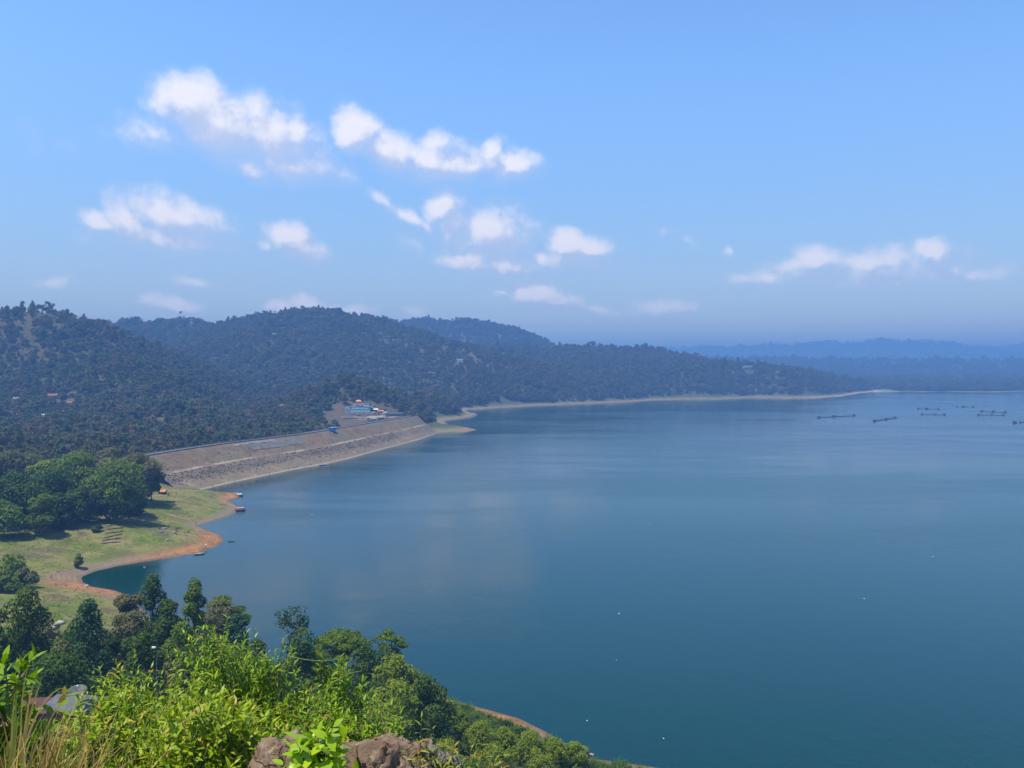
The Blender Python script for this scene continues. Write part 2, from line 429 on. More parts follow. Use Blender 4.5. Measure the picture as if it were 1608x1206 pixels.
# ground
def ground_material(name):
    m, N = mat(name)
    t = N.new('ShaderNodeTexCoord'); P = t.outputs['Object']
    at = lambda k: N.new('ShaderNodeAttribute', attribute_name=k).outputs['Fac']
    d, orange, pale, bare, forest = at('shore'), at('orange'), at('pale'), at('bare'), at('forest')
    nb = N.noise(P, .045, 6, .6); nm = N.noise(P, .22, 6, .62); nf = N.noise(P, 1.3, 5, .65)
    grass = N.mix(N.smooth(nm, .36, .64), (.070, .112, .013), (.160, .170, .032))
    grass = N.mix(N.smooth(nb, .44, .62), grass, (.19, .165, .06))
    grass = N.mix(N.smooth(N.noise(P, .09, 5, .6), .58, .70), grass, (.075, .135, .016))
    grass = N.mix(N.math('MULTIPLY', N.smooth(nf, .5, .75), .55), grass, (.045, .055, .022))
    grass = N.mix(N.math('MULTIPLY', N.smooth(N.noise(P, .11, 5, .72), .49, .60), .8), grass, (.092, .080, .040))
    grass = N.mix(N.math('MULTIPLY', N.smooth(N.noise(P, .3, 5, .7), .55, .68), .6), grass, (.055, .07, .02))
    wt = N.new('ShaderNodeMapping', ins={'Vector': P, 'Rotation': (0, 0, R(38)), 'Scale': (.25, 1, 1)})
    grass = N.mix(N.math('MULTIPLY', N.smooth(N.noise(wt.outputs[0], .16, 5, .7), .58, .66), .6), grass, (.26, .20, .10))
    soil = N.mix(nm, (.13, .108, .070), (.22, .185, .12))
    red = N.mix(N.smooth(nm, .3, .7), (.19, .075, .026), (.38, .18, .065))
    soil = N.mix(orange, soil, red)
    soil = N.mix(pale, soil, (.52, .47, .34))
    dn = N.math('ADD', d, N.math('MULTIPLY', N.math('SUBTRACT', nm, .5), 16.0))
    edge = N.math('ADD', 6.5, N.math('MULTIPLY', orange, 5.0))
    edge = N.math('ADD', edge, N.math('MULTIPLY', at('far_bank'), 10.0))
    k = N.math('SUBTRACT', 1.0, N.smooth(N.math('DIVIDE', dn, edge), .55, 1.25))
    wl = N.math('SINE', N.math('ADD', N.math('MULTIPLY', d, 3.6), N.math('MULTIPLY', nf, 4.0)))
    soil = N.mix(N.math('MULTIPLY', N.smooth(wl, .2, .9), .38), soil, (.10, .062, .035))
    soil = N.mix(N.math('MULTIPLY', N.smooth(nf, .54, .66), .45), soil, (.30, .24, .16))
    col = N.mix(k, grass, soil)
    col = N.mix(N.math('MULTIPLY', N.math('SUBTRACT', 1.0, N.smooth(d, .4, 2.4)), .55), col, (.085, .065, .05))
    fl = N.mix(N.smooth(nm, .35, .65), (.042, .054, .020), (.078, .074, .032))
    col = N.mix(forest, col, fl)
    brn = N.mix(nm, (.085, .060, .042), (.145, .102, .072))
    col = N.mix(N.math('MULTIPLY', N.math('MULTIPLY', bare, .75), N.smooth(N.math('ADD', nm, N.math('MULTIPLY', nb, .5)), .42, .70)), col, brn)
    b = N.new('ShaderNodeBsdfPrincipled', ins={'Base Color': col, 'Roughness': .95, 'Specular IOR Level': .1})
    bp = N.new('ShaderNodeBump', ins={'Strength': .8, 'Distance': .5, 'Height': N.math('ADD', nf, N.math('MULTIPLY', nm, 2.0))})
    N.l.new(bp.outputs[0], b.inputs['Normal'])
    finish(N, b.outputs[0]); return m
M['ground'] = ground_material('ground_soil_and_grass')

# ------------------------------------------------------------------ ground sheet out to the horizon
ang = np.unique(np.concatenate([np.radians(np.linspace(-40, 40, 470)), np.radians(np.linspace(40, 320, 58))]))
ang = ang[:-1] if abs(ang[-1] - ang[0] - 2 * np.pi) < 1e-6 else ang
rad = np.concatenate([np.geomspace(1.2, 150, 50)[:-1], np.linspace(150, 640, 230)[:-1], np.geomspace(640, 2900, 200)[:-1], np.geomspace(2900, 11000, 84)])
RR, AA = np.meshgrid(rad, ang, indexing='ij')
GX = RR * np.sin(AA); GY = RR * np.cos(AA)
GH, GD = height(GX, GY, True)
SPLIT = int(np.searchsorted(rad, 760))
def blob(x, y, c, rx, ry=None):
    ry = ry or rx
    return np.exp(-(((x - c[0]) / rx) ** 2 + ((y - c[1]) / ry) ** 2))
BARE = [(hit(690, 560), 120, 170, .75), (hit(640, 550), 100, 170, .6), (hit(20, 510), 60, 80, .5), (hit(130, 620), 40, 90, .8), (hit(250, 625), 70, 60, .8), (hit(70, 618), 35, 50, .7), (hit(240, 671), 30, 30, 1.1), (hit(760, 575), 110, 150, .6), (hit(170, 530), 50, 60, .4)]
SIGN_C = ground_at(562, 1075)
for c, a, b_, s in ((ground_at(560, 1090), 45, 45, 1.4), (ground_at(600, 1060), 35, 30, 1.4), (ground_at(530, 1000), 30, 40, 1.2), (ground_at(565, 985), 34, 75, 1.4), (ground_at(500, 950), 22, 45, 1.0), (ground_at(470, 860), 14, 40, .8)):
    BARE.append((c, a, b_, s))
def bare_at(x, y):
    v = 0
    for c, a, b_, s in BARE: v = np.maximum(v, s * blob(x, y, c, a, b_))
    return np.clip(v, 0, 1)
ORANGE = [(on_z(340, 850), 26, 1.0), (on_z(300, 865), 22, .9), (on_z(268, 875), 16, .7), (on_z(370, 780), 16, 1.0), (on_z(374, 790), 14, .9), (on_z(150, 925), 15, 1.2), (on_z(168, 931), 12, 1.2), (on_z(100, 935), 22, .7), (on_z(740, 675), 22, .8), (on_z(725, 674), 22, .7), (on_z(795, 1121), 11, 1.1), (on_z(822, 1132), 9, .8), (on_z(870, 1158), 10, .25), (on_z(960, 1197), 16, .5), (on_z(1020, 1203), 14, .5), (on_z(1290, 624), 140, .5), (on_z(1000, 631), 120, .4)]
def attrs(me, x, y, d):
    o = 0
    for c, r_, s in ORANGE: o = np.maximum(o, s * blob(x, y, c, r_))
    pale = np.clip(sstep(1500, 2350, np.hypot(x, y)) * sstep(600, 1000, x) * (.35 + .9 * fbm(x, y, 150, 3, 44)), 0, 1)
    pale = np.maximum(pale, blob(x, y, on_z(735, 648), 25) * .8)
    far = sstep(700, 1200, np.hypot(x, y)) + 1.3 * blob(x, y, on_z(145, 925), 24, 22) - .40 * sstep(-110, -60, x) * sstep(270, 235, y) * sstep(110, 60, x) * (1 - .45 * blob(x, y, on_z(795, 1122), 12, 12))
    forest = sstep(10, 30, d) * sstep(600, 900, np.hypot(x, y))
    data = {'shore': d, 'orange': np.clip(o, 0, 1), 'pale': pale, 'bare': bare_at(x, y), 'forest': forest, 'far_bank': far}
    for k, v in data.items():
        a = me.attributes.new(k, 'FLOAT', 'POINT'); a.data.foreach_set('value', np.asarray(v, np.float32).ravel())
def sheet(name, i0, i1, label_kind='structure'):
    nr, na = i1 - i0, len(ang)
    V = np.stack([GX[i0:i1].ravel(), GY[i0:i1].ravel(), GH[i0:i1].ravel()], 1)
    i = np.arange(nr - 1)[:, None]; j = np.arange(na)[None, :]
    a = i * na + j; b = i * na + (j + 1) % na
    Fq = np.stack([a, b, b + na, a + na], -1).reshape(-1, 4)
    me = mesh_np(name, V, Fq, (M['ground'],), True)
    attrs(me, V[:, 0], V[:, 1], GD[i0:i1].ravel())
    o = obj(name, me); tag(o, kind=label_kind); return o
sheet('ground', 0, SPLIT + 1)
sheet('hills', SPLIT, len(rad))

# ------------------------------------------------------------------ lake water
def water_material():
    m, N = mat('lake_water')
    t = N.new('ShaderNodeTexCoord'); P = t.outputs['Object']
    st = N.new('ShaderNodeMapping', ins={'Vector': P, 'Rotation': (0, 0, R(-18)), 'Scale': (.3, 1, 1)})
    patch = N.noise(st.outputs[0], .006, 5, .55, .6)
    streak = N.noise(st.outputs[0], .02, 5, .6, 1.2)
    body = N.mix(N.smooth(N.noise(P, .0016, 2), .4, .65), (.0, .026, .026), (.0, .035, .024))
    wv = N.new('ShaderNodeMapping', ins={'Vector': P, 'Rotation': (0, 0, R(25)), 'Scale': (1, .55, 1)})
    w1 = N.noise(wv.outputs[0], .9, 4, .6)
    w2 = N.noise(wv.outputs[0], .16, 3, .5)
    hgt = N.math('ADD', w1, N.math('MULTIPLY', w2, 1.5))
    wind = N.smooth(N.math('ADD', N.math('MULTIPLY', patch, .6), N.math('MULTIPLY', streak, .4)), .40, .60)
    stren = N.math('ADD', .09, N.math('MULTIPLY', wind, .16))
    bp = N.new('ShaderNodeBump', ins={'Strength': stren, 'Distance': .35, 'Height': hgt})
    b = N.new('ShaderNodeBsdfPrincipled', ins={'Base Color': body, 'Roughness': N.math('ADD', .07, N.math('MULTIPLY', wind, .10)), 'IOR': 1.33, 'Specular IOR Level': .5, 'Normal': bp.outputs[0]})
    finish(N, b.outputs[0]); return m
M['water'] = water_material()
bm = bmesh.new()
# the water sheet reaches a little under the banks
c0 = LAKE.mean(0)
vs_ = []
n = len(LAKE)
area = sum(LAKE[i][0] * LAKE[(i + 1) % n][1] - LAKE[(i + 1) % n][0] * LAKE[i][1] for i in range(n))
for i in range(n):
    a, b, c = LAKE[i - 1], LAKE[i], LAKE[(i + 1) % n]
    e1 = (b - a) / np.linalg.norm(b - a); e2 = (c - b) / np.linalg.norm(c - b)
    nn = np.array([e1[1] + e2[1], -e1[0] - e2[0]]) * (1 if area > 0 else -1)
    L = np.linalg.norm(nn)
    nn = nn / L if L > .5 else nn * 0
    vs_.append(bm.verts.new((b[0] + nn[0] * 1.2, b[1] + nn[1] * 1.2, 0)))
f = bm.faces.new(vs_)
if f.normal.z < 0: f.normal_flip()
bmesh.ops.triangulate(bm, faces=bm.faces[:])
bmesh.ops.recalc_face_normals(bm, faces=bm.faces[:])
me = bpy.data.meshes.new('lake_water'); bm.to_mesh(me); bm.free()
me.materials.append(M['water'])
if me.polygons[0].normal.z < 0: me.flip_normals()
tag(obj('lake_water', me), kind='structure')
# ------------------------------------------------------------------ the dam
NST = 120
C_ = resample(CREST, NST); Wl = resample(WLINE, NST)
# crest direction and the horizontal normal that points to the lake
T_ = np.gradient(C_[:, :2], axis=0); T_ /= np.linalg.norm(T_, axis=1)[:, None]
NRM = np.stack([T_[:, 1], -T_[:, 0]], 1)
def dam_pt(i, u, z):
    """u = share of the way from crest edge to waterline"""
    p = C_[i, :2] * (1 - u) + Wl[i, :2] * u
    return (p[0], p[1], z)
def dam_off(i, o, z): return (C_[i, 0] + NRM[i, 0] * o, C_[i, 1] + NRM[i, 1] * o, z)
def dam_material():
    m, N = mat('dam_face')
    t = N.new('ShaderNodeTexCoord'); P = t.outputs['Object']
    z = N.new('ShaderNodeSeparateXYZ', ins={0: P}).outputs[2]
    nm = N.noise(P, .10, 6, .62); nf = N.noise(P, .9, 5, .7); nb = N.noise(P, .025, 4, .55)
    zz = N.math('ADD', z, N.math('MULTIPLY', N.math('SUBTRACT', nm, .5), 5.5))
    up = N.mix(N.smooth(nm, .3, .7), (.115, .082, .050), (.178, .125, .080))
    up = N.mix(N.smooth(nb, .5, .66), up, (.115, .122, .070))
    stone = N.mix(N.smooth(nf, .35, .68), (.115, .088, .060), (.19, .15, .105))
    sand = N.mix(nm, (.145, .112, .070), (.21, .165, .105))
    strip = (.30, .245, .18)
    col = N.mix(N.smooth(zz, 10.3, 10.9), stone, up)
    col = N.mix(N.smooth(zz, 4.6, 5.8), sand, col)
    ben = N.math('MULTIPLY', N.smooth(z, 9.9, 10.1), N.math('SUBTRACT', 1.0, N.smooth(z, 10.45, 10.8)))
    col = N.mix(N.math('MULTIPLY', ben, N.math('MULTIPLY', N.smooth(nb, .46, .58), N.smooth(nm, .3, .55))), col, (.29, .22, .14))
    yel = N.math('MULTIPLY', N.smooth(N.noise(P, .06, 5, .7), .56, .66), N.math('SUBTRACT', 1.0, N.smooth(zz, 10.5, 12.5)))
    col = N.mix(N.math('MULTIPLY', yel, .5), col, (.33, .26, .15))
    col = N.mix(N.math('SUBTRACT', 1.0, N.smooth(z, .55, 1.3)), col, strip)
    col = N.mix(N.math('SUBTRACT', 1.0, N.smooth(z, .05, .35)), col, (.10, .085, .065))
    col = N.mix(N.math('MULTIPLY', N.smooth(nf, .58, .75), .5), col, (.06, .055, .045))
    b = N.new('ShaderNodeBsdfPrincipled', ins={'Base Color': col, 'Roughness': .95, 'Specular IOR Level': .1})
    bp = N.new('ShaderNodeBump', ins={'Strength': .9, 'Distance': .6, 'Height': nf}); N.l.new(bp.outputs[0], b.inputs['Normal'])
    finish(N, b.outputs[0]); return m
M['dam'] = dam_material()
M['asphalt'] = paint('asphalt', (.16, .155, .15), .9, .15, .3)
M['concrete'] = paint('concrete', (.20, .185, .165), .9, .2, .3, bump=.2)
M['concrete_dark'] = paint('concrete_dark', (.13, .12, .11), .9, .3, .25, bump=.2)
dam = empty('dam', (0, 0, 0))
tag(dam, 'long grey brown earth dam with a stony face sloping into the lake', 'dam')
def ZJ(i, k): return float(fbm(np.array([i * 3.0]), np.array([k * 7.0]), 8, 3, 77)[0])
rings = []
for i in range(NST):
    p = [dam_off(i, -26, 8), dam_off(i, -9.5, 19.2), dam_off(i, -9.2, 19.6), dam_off(i, .0, 19.6), dam_off(i, .8, 19.4)]
    for u in np.linspace(.06, .46, 8): p.append(dam_pt(i, u, 19.4 - (u - .04) / .42 * 8.9 + ZJ(i, u * 40) * .35))
    p += [dam_pt(i, .475, 10.35), dam_pt(i, .53, 10.05)]
    for u in np.linspace(.56, .97, 9): p.append(dam_pt(i, u, 10.0 * (1 - u) / .455 + ZJ(i, u * 40) * .4))
    p += [dam_pt(i, 1.0, .0), dam_pt(i, 1.04, -.9), dam_pt(i, 1.15, -5)]
    rings.append(p)
mb = MB(); mb.loft(rings, close=False, cap=False)
mb.build('embankment', M['dam'], dam, True)
mb = MB(); mb.loft([[dam_off(i, -8.8, 19.61), dam_off(i, -8.8, 19.72), dam_off(i, -.9, 19.72), dam_off(i, -.9, 19.61)] for i in range(NST)])
mb.build('crest_road', M['asphalt'], dam)
for o_w, o_h in ((-.55, .95), (-9.05, .7)):
    mb = MB(); mb.loft([[dam_off(i, o_w - .22, 19.55), dam_off(i, o_w - .22, 19.6 + o_h), dam_off(i, o_w + .22, 19.6 + o_h), dam_off(i, o_w + .22, 19.55)] for i in range(NST)])
    mb.build('parapet', M['concrete'], dam)
# the pale slab patched onto the upper face
def slab(name, t0, t1, u0, u1, m_, lift=.25, rag=0.0):
    i0, i1 = int(t0 * (NST - 1)), int(t1 * (NST - 1)); V = []; Fs = []
    nu = 6
    for i in range(i0, i1 + 1):
        for k in range(nu):
            j = (rag * ZJ(i * 2, 5 + k)) if k in (0, nu - 1) else 0
            u = u0 + (u1 - u0) * k / (nu - 1) + j
            V.append(dam_pt(i, u, 19.4 - (u - .04) / .42 * 8.9 + lift))
    w = i1 - i0 + 1
    for a in range(w - 1):
        for k in range(nu - 1): Fs.append((a * nu + k, a * nu + k + 1, (a + 1) * nu + k + 1, (a + 1) * nu + k))
    MB().add(V, Fs).build(name, m_, dam, True)
slab('concrete_apron', .225, .325, .05, .11, M['concrete'], .3, .03)
slab('face_slab', .245, .38, .12, .30, M['concrete_dark'], .28, .04)
# riprap: loose stones on the lower face
def rock_template(seed, sub=1):
    b = bmesh.new(); bmesh.ops.create_icosphere(b, subdivisions=sub, radius=1)
    r_ = np.random.default_rng(seed)
    for v in b.verts: v.co *= r_.uniform(.72, 1.15); v.co.z *= .75
    V = np.array([v.co[:] for v in b.verts]); Fq = np.array([[v.index for v in f.verts] for f in b.faces]); b.free()
    return V, Fq
RT = [rock_template(k) for k in range(4)]
def scatter_rocks(name, P, S, m_, parent=None):
    VV = []; FF = []; n = 0
    for k in range(4):
        idx = np.arange(k, len(P), 4)
        V, Fq = RT[k]
        a = rng.uniform(0, 6.28, len(idx)); c, s = np.cos(a), np.sin(a)
        X = V[None, :, 0] * c[:, None] - V[None, :, 1] * s[:, None]; Y = V[None, :, 0] * s[:, None] + V[None, :, 1] * c[:, None]
        Z = np.broadcast_to(V[None, :, 2], X.shape)
        A = np.stack([X, Y, Z], -1) * S[idx][:, None, None] + P[idx][:, None, :]
        VV.append(A.reshape(-1, 3)); FF.append((Fq[None] + (np.arange(len(idx)) * len(V))[:, None, None] + n).reshape(-1, 3)); n += A.shape[0] * A.shape[1]
    o = obj(name, mesh_np(name, np.concatenate(VV), np.concatenate(FF), (m_,)), parent)
    o['kind'] = 'stuff'; return o
def stone_mat(name, c1, c2):
    m, N = mat(name); g = N.new('ShaderNodeNewGeometry')
    t = N.new('ShaderNodeTexCoord')
    col = N.mix(g.outputs['Random Per Island'], c1, c2)
    col = N.mix(N.math('MULTIPLY', N.noise(t.outputs['Object'], 1.5, 4, .6), .6), col, tuple(v * .55 for v in c1))
    finish(N, N.new('ShaderNodeBsdfPrincipled', ins={'Base Color': col, 'Roughness': .95, 'Specular IOR Level': .1}).outputs[0]); return m
M['stone'] = stone_mat('riprap_stone', (.105, .082, .058), (.25, .205, .15))
P = []; S = []
for _ in range(3000):
    t = rng.uniform(0, .74) if rng.random() < .85 else rng.uniform(0, 1); i = int(t * (NST - 1))
    u = np.clip(rng.normal(.66, .075), .55, .97) if rng.random() < .8 else rng.uniform(.1, .97)
    z = 10.0 * (1 - u) / .455 if u > .53 else 19.4 - (u - .04) / .42 * 8.9
    q = dam_pt(i, u, z + .1); jj = rng.uniform(-2.6, 2.6)
    P.append((q[0] + T_[i, 0] * jj, q[1] + T_[i, 1] * jj, q[2])); S.append(rng.uniform(.25, .85) ** 1.3 * .95)
scatter_rocks('riprap_stones', np.array(P), np.array(S), M['stone'], dam)
def dam_at(t, u):
    i = int(t * (NST - 1)); z = 10.0 * (1 - u) / .455 if u > .53 else 19.4 - (u - .04) / .42 * 8.9
    return Vector(dam_pt(i, u, z)), i
# ------------------------------------------------------------------ tree makers
def leaf_cards(P, Nn, size, r_, asp=.62):
    """one four-cornered leaf clump per point, facing about Nn"""
    n = len(P)
    Nn = Nn + r_.normal(0, .55, (n, 3)); Nn /= np.linalg.norm(Nn, axis=1)[:, None] + 1e-9
    a = np.cross(Nn, r_.normal(0, 1, (n, 3))); a /= np.linalg.norm(a, axis=1)[:, None] + 1e-9
    b = np.cross(Nn, a)
    s = (size * r_.uniform(.6, 1.35, n))[:, None]
    k = s * asp
    V = np.stack([P - a * s, P - b * k + Nn * s * .18, P + a * s, P + b * k + Nn * s * .18], 1).reshape(-1, 3)
    return V, np.arange(n * 4).reshape(-1, 4)
def crown(style, w, h, nl, npl, size, seed, low=.25):
    """points and normals of a crown of width w and height h whose foot is at 0"""
    r_ = np.random.default_rng(seed)
    C = []; Rr = []; sq = []
    for k in range(nl):
        if style == 'round':
            t = (k + .5) / nl; zc = 1 - 1.6 * t; ph = k * 2.4 + r_.uniform(-.5, .5); zc = np.clip(zc + r_.uniform(-.3, .3), -.75, 1); q = math.sqrt(max(.05, 1 - zc * zc)) * r_.uniform(.35, .92)
            C.append((q * math.cos(ph) * w / 2, q * math.sin(ph) * w / 2, h * (low + (1 - low) * (.5 + .40 * zc)))); Rr.append(w * r_.uniform(.11, .27)); sq.append(r_.uniform(.55, .95))
        elif style == 'umbrella':
            ph = k * 2.4; q = math.sqrt((k + .5) / nl) * .85
            C.append((q * math.cos(ph) * w / 2, q * math.sin(ph) * w / 2, h * (1 - .12 - .30 * q * q * r_.uniform(.6, 1.4) - (.22 if k % 3 == 0 else 0)))); Rr.append(w * r_.uniform(.14, .22)); sq.append(.30)
        elif style == 'cone':
            t = (k + .5) / nl; ph = k * 2.4; q = (1 - t) ** .75 * .72
            C.append((q * math.cos(ph) * w / 2, q * math.sin(ph) * w / 2, h * (.16 + .80 * t))); Rr.append(w * (.12 + .19 * (1 - t))); sq.append(.9)
        elif style == 'airy':
            ph = r_.uniform(0, 6.28); q = r_.uniform(.2, .95)
            C.append((q * math.cos(ph) * w / 2, q * math.sin(ph) * w / 2, h * r_.uniform(.42, .97))); Rr.append(w * r_.uniform(.16, .27)); sq.append(.8)
        else:  # tall column of feathery sprays
            t = (k + .5) / nl; ph = k * 2.4; q = .80 * math.sin(math.pi * (.15 + .8 * t)) * r_.uniform(.4, 1.15)
            C.append((q * math.cos(ph) * w / 2, q * math.sin(ph) * w / 2, h * (.10 + .86 * t))); Rr.append(w * r_.uniform(.11, .25)); sq.append(r_.uniform(.8, 1.5))
    C = np.array(C); Rr = np.array(Rr); sq = np.array(sq)
    i = r_.integers(0, nl, nl * npl)
    D = r_.normal(0, 1, (len(i), 3)); D[:, 2] = D[:, 2] + .25
    D /= np.linalg.norm(D, axis=1)[:, None]
    rad = r_.uniform(.55, 1.08, len(i)) ** .6 * Rr[i]
    P = C[i] + D * rad[:, None] * np.stack([np.ones(len(i)), np.ones(len(i)), sq[i]], 1)
    # sprays between the clumps close the crown
    j = r_.integers(0, nl, len(i)); near = np.linalg.norm(C[i] - C[j], axis=1) < w * .5
    fill = (r_.uniform(0, 1, len(i)) < (.34 if style != 'umbrella' else .12)) & near
    tt = r_.uniform(.2, .8, len(i))[:, None]
    P[fill] = (C[i] * tt + C[j] * (1 - tt) + D * rad[:, None] * .75)[fill]
    Nn = D * 1.0; Nn[:, 2] += .35
    return P, Nn, C, r_
def trunk_mb(h, rad, C, r_, lean=0.0, bare=.45, limbs=7, n=6):
    mb = MB(); x = r_.uniform(-1, 1) * lean; y = r_.uniform(-1, 1) * lean
    top = h * .8
    pts = [Vector((x * t * t + .06 * rad * math.sin(5 * t), y * t * t, -1.2 + (top + 1.2) * t)) for t in np.linspace(0, 1, 7)]
    mb.tube(pts, [rad * (1.35 if k == 0 else 1 - .72 * k / 6) for k in range(7)], n)
    for q in C[r_.permutation(len(C))[:limbs]]:
        t = min(.95, max(bare, (q[2] / h) * .72)); b = Vector((x * t * t, y * t * t, -1.2 + (top + 1.2) * t))
        e = Vector(q); mid = b.lerp(e, .5) + Vector((0, 0, (e - b).length * .08))
        mb.tube([b, mid, e], [rad * (.5 - .3 * t), rad * .26, rad * .1], 5)
    return mb
def tree_meshes(style, w, h, nl, npl, size, seed, leaf, bark, low=.25, lean=.4, trad=None, limbs=7):
    P, Nn, C, r_ = crown(style, w, h, nl, npl, size, seed, low)
    V, Fq = leaf_cards(P, Nn, size, r_)
    cm = mesh_np('crown', V, Fq, (leaf,))
    tm = trunk_mb(h, trad or h * .018 + .06, C, r_, lean, .3 if style != 'umbrella' else .55, limbs).mesh('trunk', (bark,), True)
    return cm, tm
def palm_meshes(h, seed, nf=15, fl=3.6):
    r_ = np.random.default_rng(seed); V = []; Fs = []
    bend = r_.uniform(.3, 1.4); ph0 = r_.uniform(0, 6.28)
    tp = [Vector((bend * t * t * math.cos(ph0), bend * t * t * math.sin(ph0), -1 + (h + 1) * t)) for t in np.linspace(0, 1, 7)]
    tm = MB().tube(tp, [.26, .2, .17, .16, .15, .14, .13], 6).mesh('trunk', (M['bark_pale'],), True)
    for k in range(nf):
        ph = k * 2.4; up = 1.1 - 1.5 * (k / nf); d = Vector((math.cos(ph), math.sin(ph), 0))
        p = tp[-1].copy(); L = fl * r_.uniform(.85, 1.1); pts = []
        for s in range(6):
            pts.append(p.copy()); el_ = up - s * .34; p = p + (d * math.cos(el_) + Vector((0, 0, 1)) * math.sin(el_)) * L / 5
        side = d.cross(Vector((0, 0, 1)))
        for s in range(5):
            wa, wb = (.15, .55, .6, .5, .3, .05)[s], (.15, .55, .6, .5, .3, .05)[s + 1]
            dr = Vector((0, 0, -.35))
            b0 = len(V)
            V += [pts[s], pts[s + 1], pts[s + 1] + side * wb + dr * wb, pts[s] + side * wa + dr * wa, pts[s + 1] - side * wb + dr * wb, pts[s] - side * wa + dr * wa]
            Fs += [(b0, b0 + 1, b0 + 2, b0 + 3), (b0 + 1, b0, b0 + 5, b0 + 4)]
    cm = mesh_np('crown', V, Fs, (M['palm'],))
    return cm, tm
def joined(name, cm, tm):
    """crown and trunk in one mesh, for the far wood"""
    b = bmesh.new(); b.from_mesh(cm); nf = len(b.faces); b.from_mesh(tm); b.faces.ensure_lookup_table()
    for k in range(nf, len(b.faces)): b.faces[k].material_index = 1
    me = bpy.data.meshes.new(name); b.to_mesh(me); b.free()
    me.materials.append(cm.materials[0]); me.materials.append(tm.materials[0]); return me
FOREST_KINDS = [  # crown, trunk
 tree_meshes('round', 12, 11, 10, 46, .9, 1, M['leaf_forest'], M['bark'], .0),
 tree_meshes('round', 10, 12, 10, 46, .8, 2, M['leaf_forest'], M['bark'], .05),
 tree_meshes('round', 13, 8, 9, 46, .9, 3, M['leaf_forest2'], M['bark'], .0),
 tree_meshes('umbrella', 11, 12, 12, 30, .8, 4, M['leaf_forest'], M['bark_pale'], .3),
 tree_meshes('cone', 8, 13, 10, 36, .7, 5, M['leaf_forest'], M['bark'], .1),
 tree_meshes('airy', 8, 12, 12, 18, .65, 6, M['leaf_forest2'], M['bark_pale'], .2),
 tree_meshes('plume', 7, 12, 10, 36, .8, 7, M['leaf_forest'], M['bark'], .1),
 palm_meshes(11, 8), palm_meshes(9, 9),
]
# ------------------------------------------------------------------ the wood on the hills
def candidates(r0, r1, spacing, a0=-37.0, a1=37.0):
    n = int((math.radians(a1 - a0) / 2) * (r1 * r1 - r0 * r0) / spacing ** 2)
    r_ = np.sqrt(rng.uniform(r0 * r0, r1 * r1, n)); a = np.radians(rng.uniform(a0, a1, n))
    return r_ * np.sin(a), r_ * np.cos(a)
VILLAGE = [  # place in the photo, width, height, wall, roof, label
 (67, 653.5, 4.6, 3.6, 'white', 'white', 'brightest white little house in the left hillside wood'), (30, 652, 6, 3.4, 'white', 'zinc', 'white house left of the brightest one in the wood'), (19, 650, 8, 3, 'cream', 'zinc', 'grey roofed house leftmost in the hillside wood'),
 (36, 633, 9, 3, 'cream', 'orange', 'faint red roofed house upper left in the wood'), (83, 622, 11, 3, 'cream', 'orange', 'red roofed house below the brown clearing'), (26, 627, 9, 3, 'white', 'zinc', 'pale roofed house upper left in the wood'),
 (40, 698, 5, 3, 'white', 'zinc', 'small white house low in the left wood'), (33, 682, 7, 3, 'cream', 'orange', 'tan house low in the left wood'), (110, 634, 8, 3, 'cream', 'orange', 'dull red house right of the others in the left wood'),
 (440, 638, 9, 3, 'cream', 'orange', 'lone red roof in the wood left of the sign'), (430, 527, 10, 4, 'white', 'zinc', 'white speck of a house high on the middle ridge'), (722, 569, 12, 5, 'white', 'zinc', 'white house below the purple brown clearing'),
 (864, 547, 14, 5, 'white', 'zinc', 'white speck of a house below the distant saddle')]
FARB = [(1174, 576.5, 24, 'long white building on the far wooded slope'), (1220, 584, 14, 'faint pale building below the long white one on the far slope')]
HOUSE_AT = []
for v in VILLAGE:
    q = hit(v[0], v[1], 3); HOUSE_AT.append((q.x, q.y, v[2]))
for v in FARB:
    q = hit(v[0], v[1], 6); HOUSE_AT.append((q.x, q.y, v[2] * .8))
def house_gap(x, y):
    # each house stands in its own yard, open towards the lake
    m = np.zeros(np.shape(x), bool)
    for hx, hy, w in HOUSE_AT:
        s = y / hy; along = hy - y
        m |= (np.abs(x - hx * s) < w * .75 + 1.5) & (along > -w) & (along < 26 + w)
    return m
def in_wood(x, y, edge=34.0):
    h, d = height(x, y, True)
    dd, side = seg_dist(x, y, CREST)
    on_dam = (dd < 17) | ((dd < 75) & (side > 0))
    e = edge + fbm(x, y, 120, 3, 63) * 22
    e = e * np.where(np.hypot(x, y) > 1500, .75, .9)
    keep = (d > e) & (~on_dam)
    # clearings: bare ground, the village plots, the cut beside the sign
    br = bare_at(x, y) * .9 + fbm(x, y, 60, 3, 91) * .3 - .12
    keep &= rng.uniform(0, 1, x.shape) > np.clip(br, 0, .97)
    lot = blob(x, y, ground_at(562, 1030), 40, 62) + blob(x, y, ground_at(600, 1050), 40, 30) + blob(x, y, ground_at(592, 1085), 36, 46) + blob(x, y, ground_at(560, 1065), 38, 30)
    keep &= lot < .38
    keep &= ~((x > -222) & (x < -138) & (y > 885) & (y < 1090) & (rng.uniform(0, 1, x.shape) < .95))
    keep &= ~house_gap(x, y)
    thin = fbm(x, y, 240, 3, 12)
    keep &= rng.uniform(-1.1, 1, x.shape) < 1.0 + thin * 1.2
    return keep, h, d
FX, FY, FH, FS, FK = [], [], [], [], []
NEARX = []
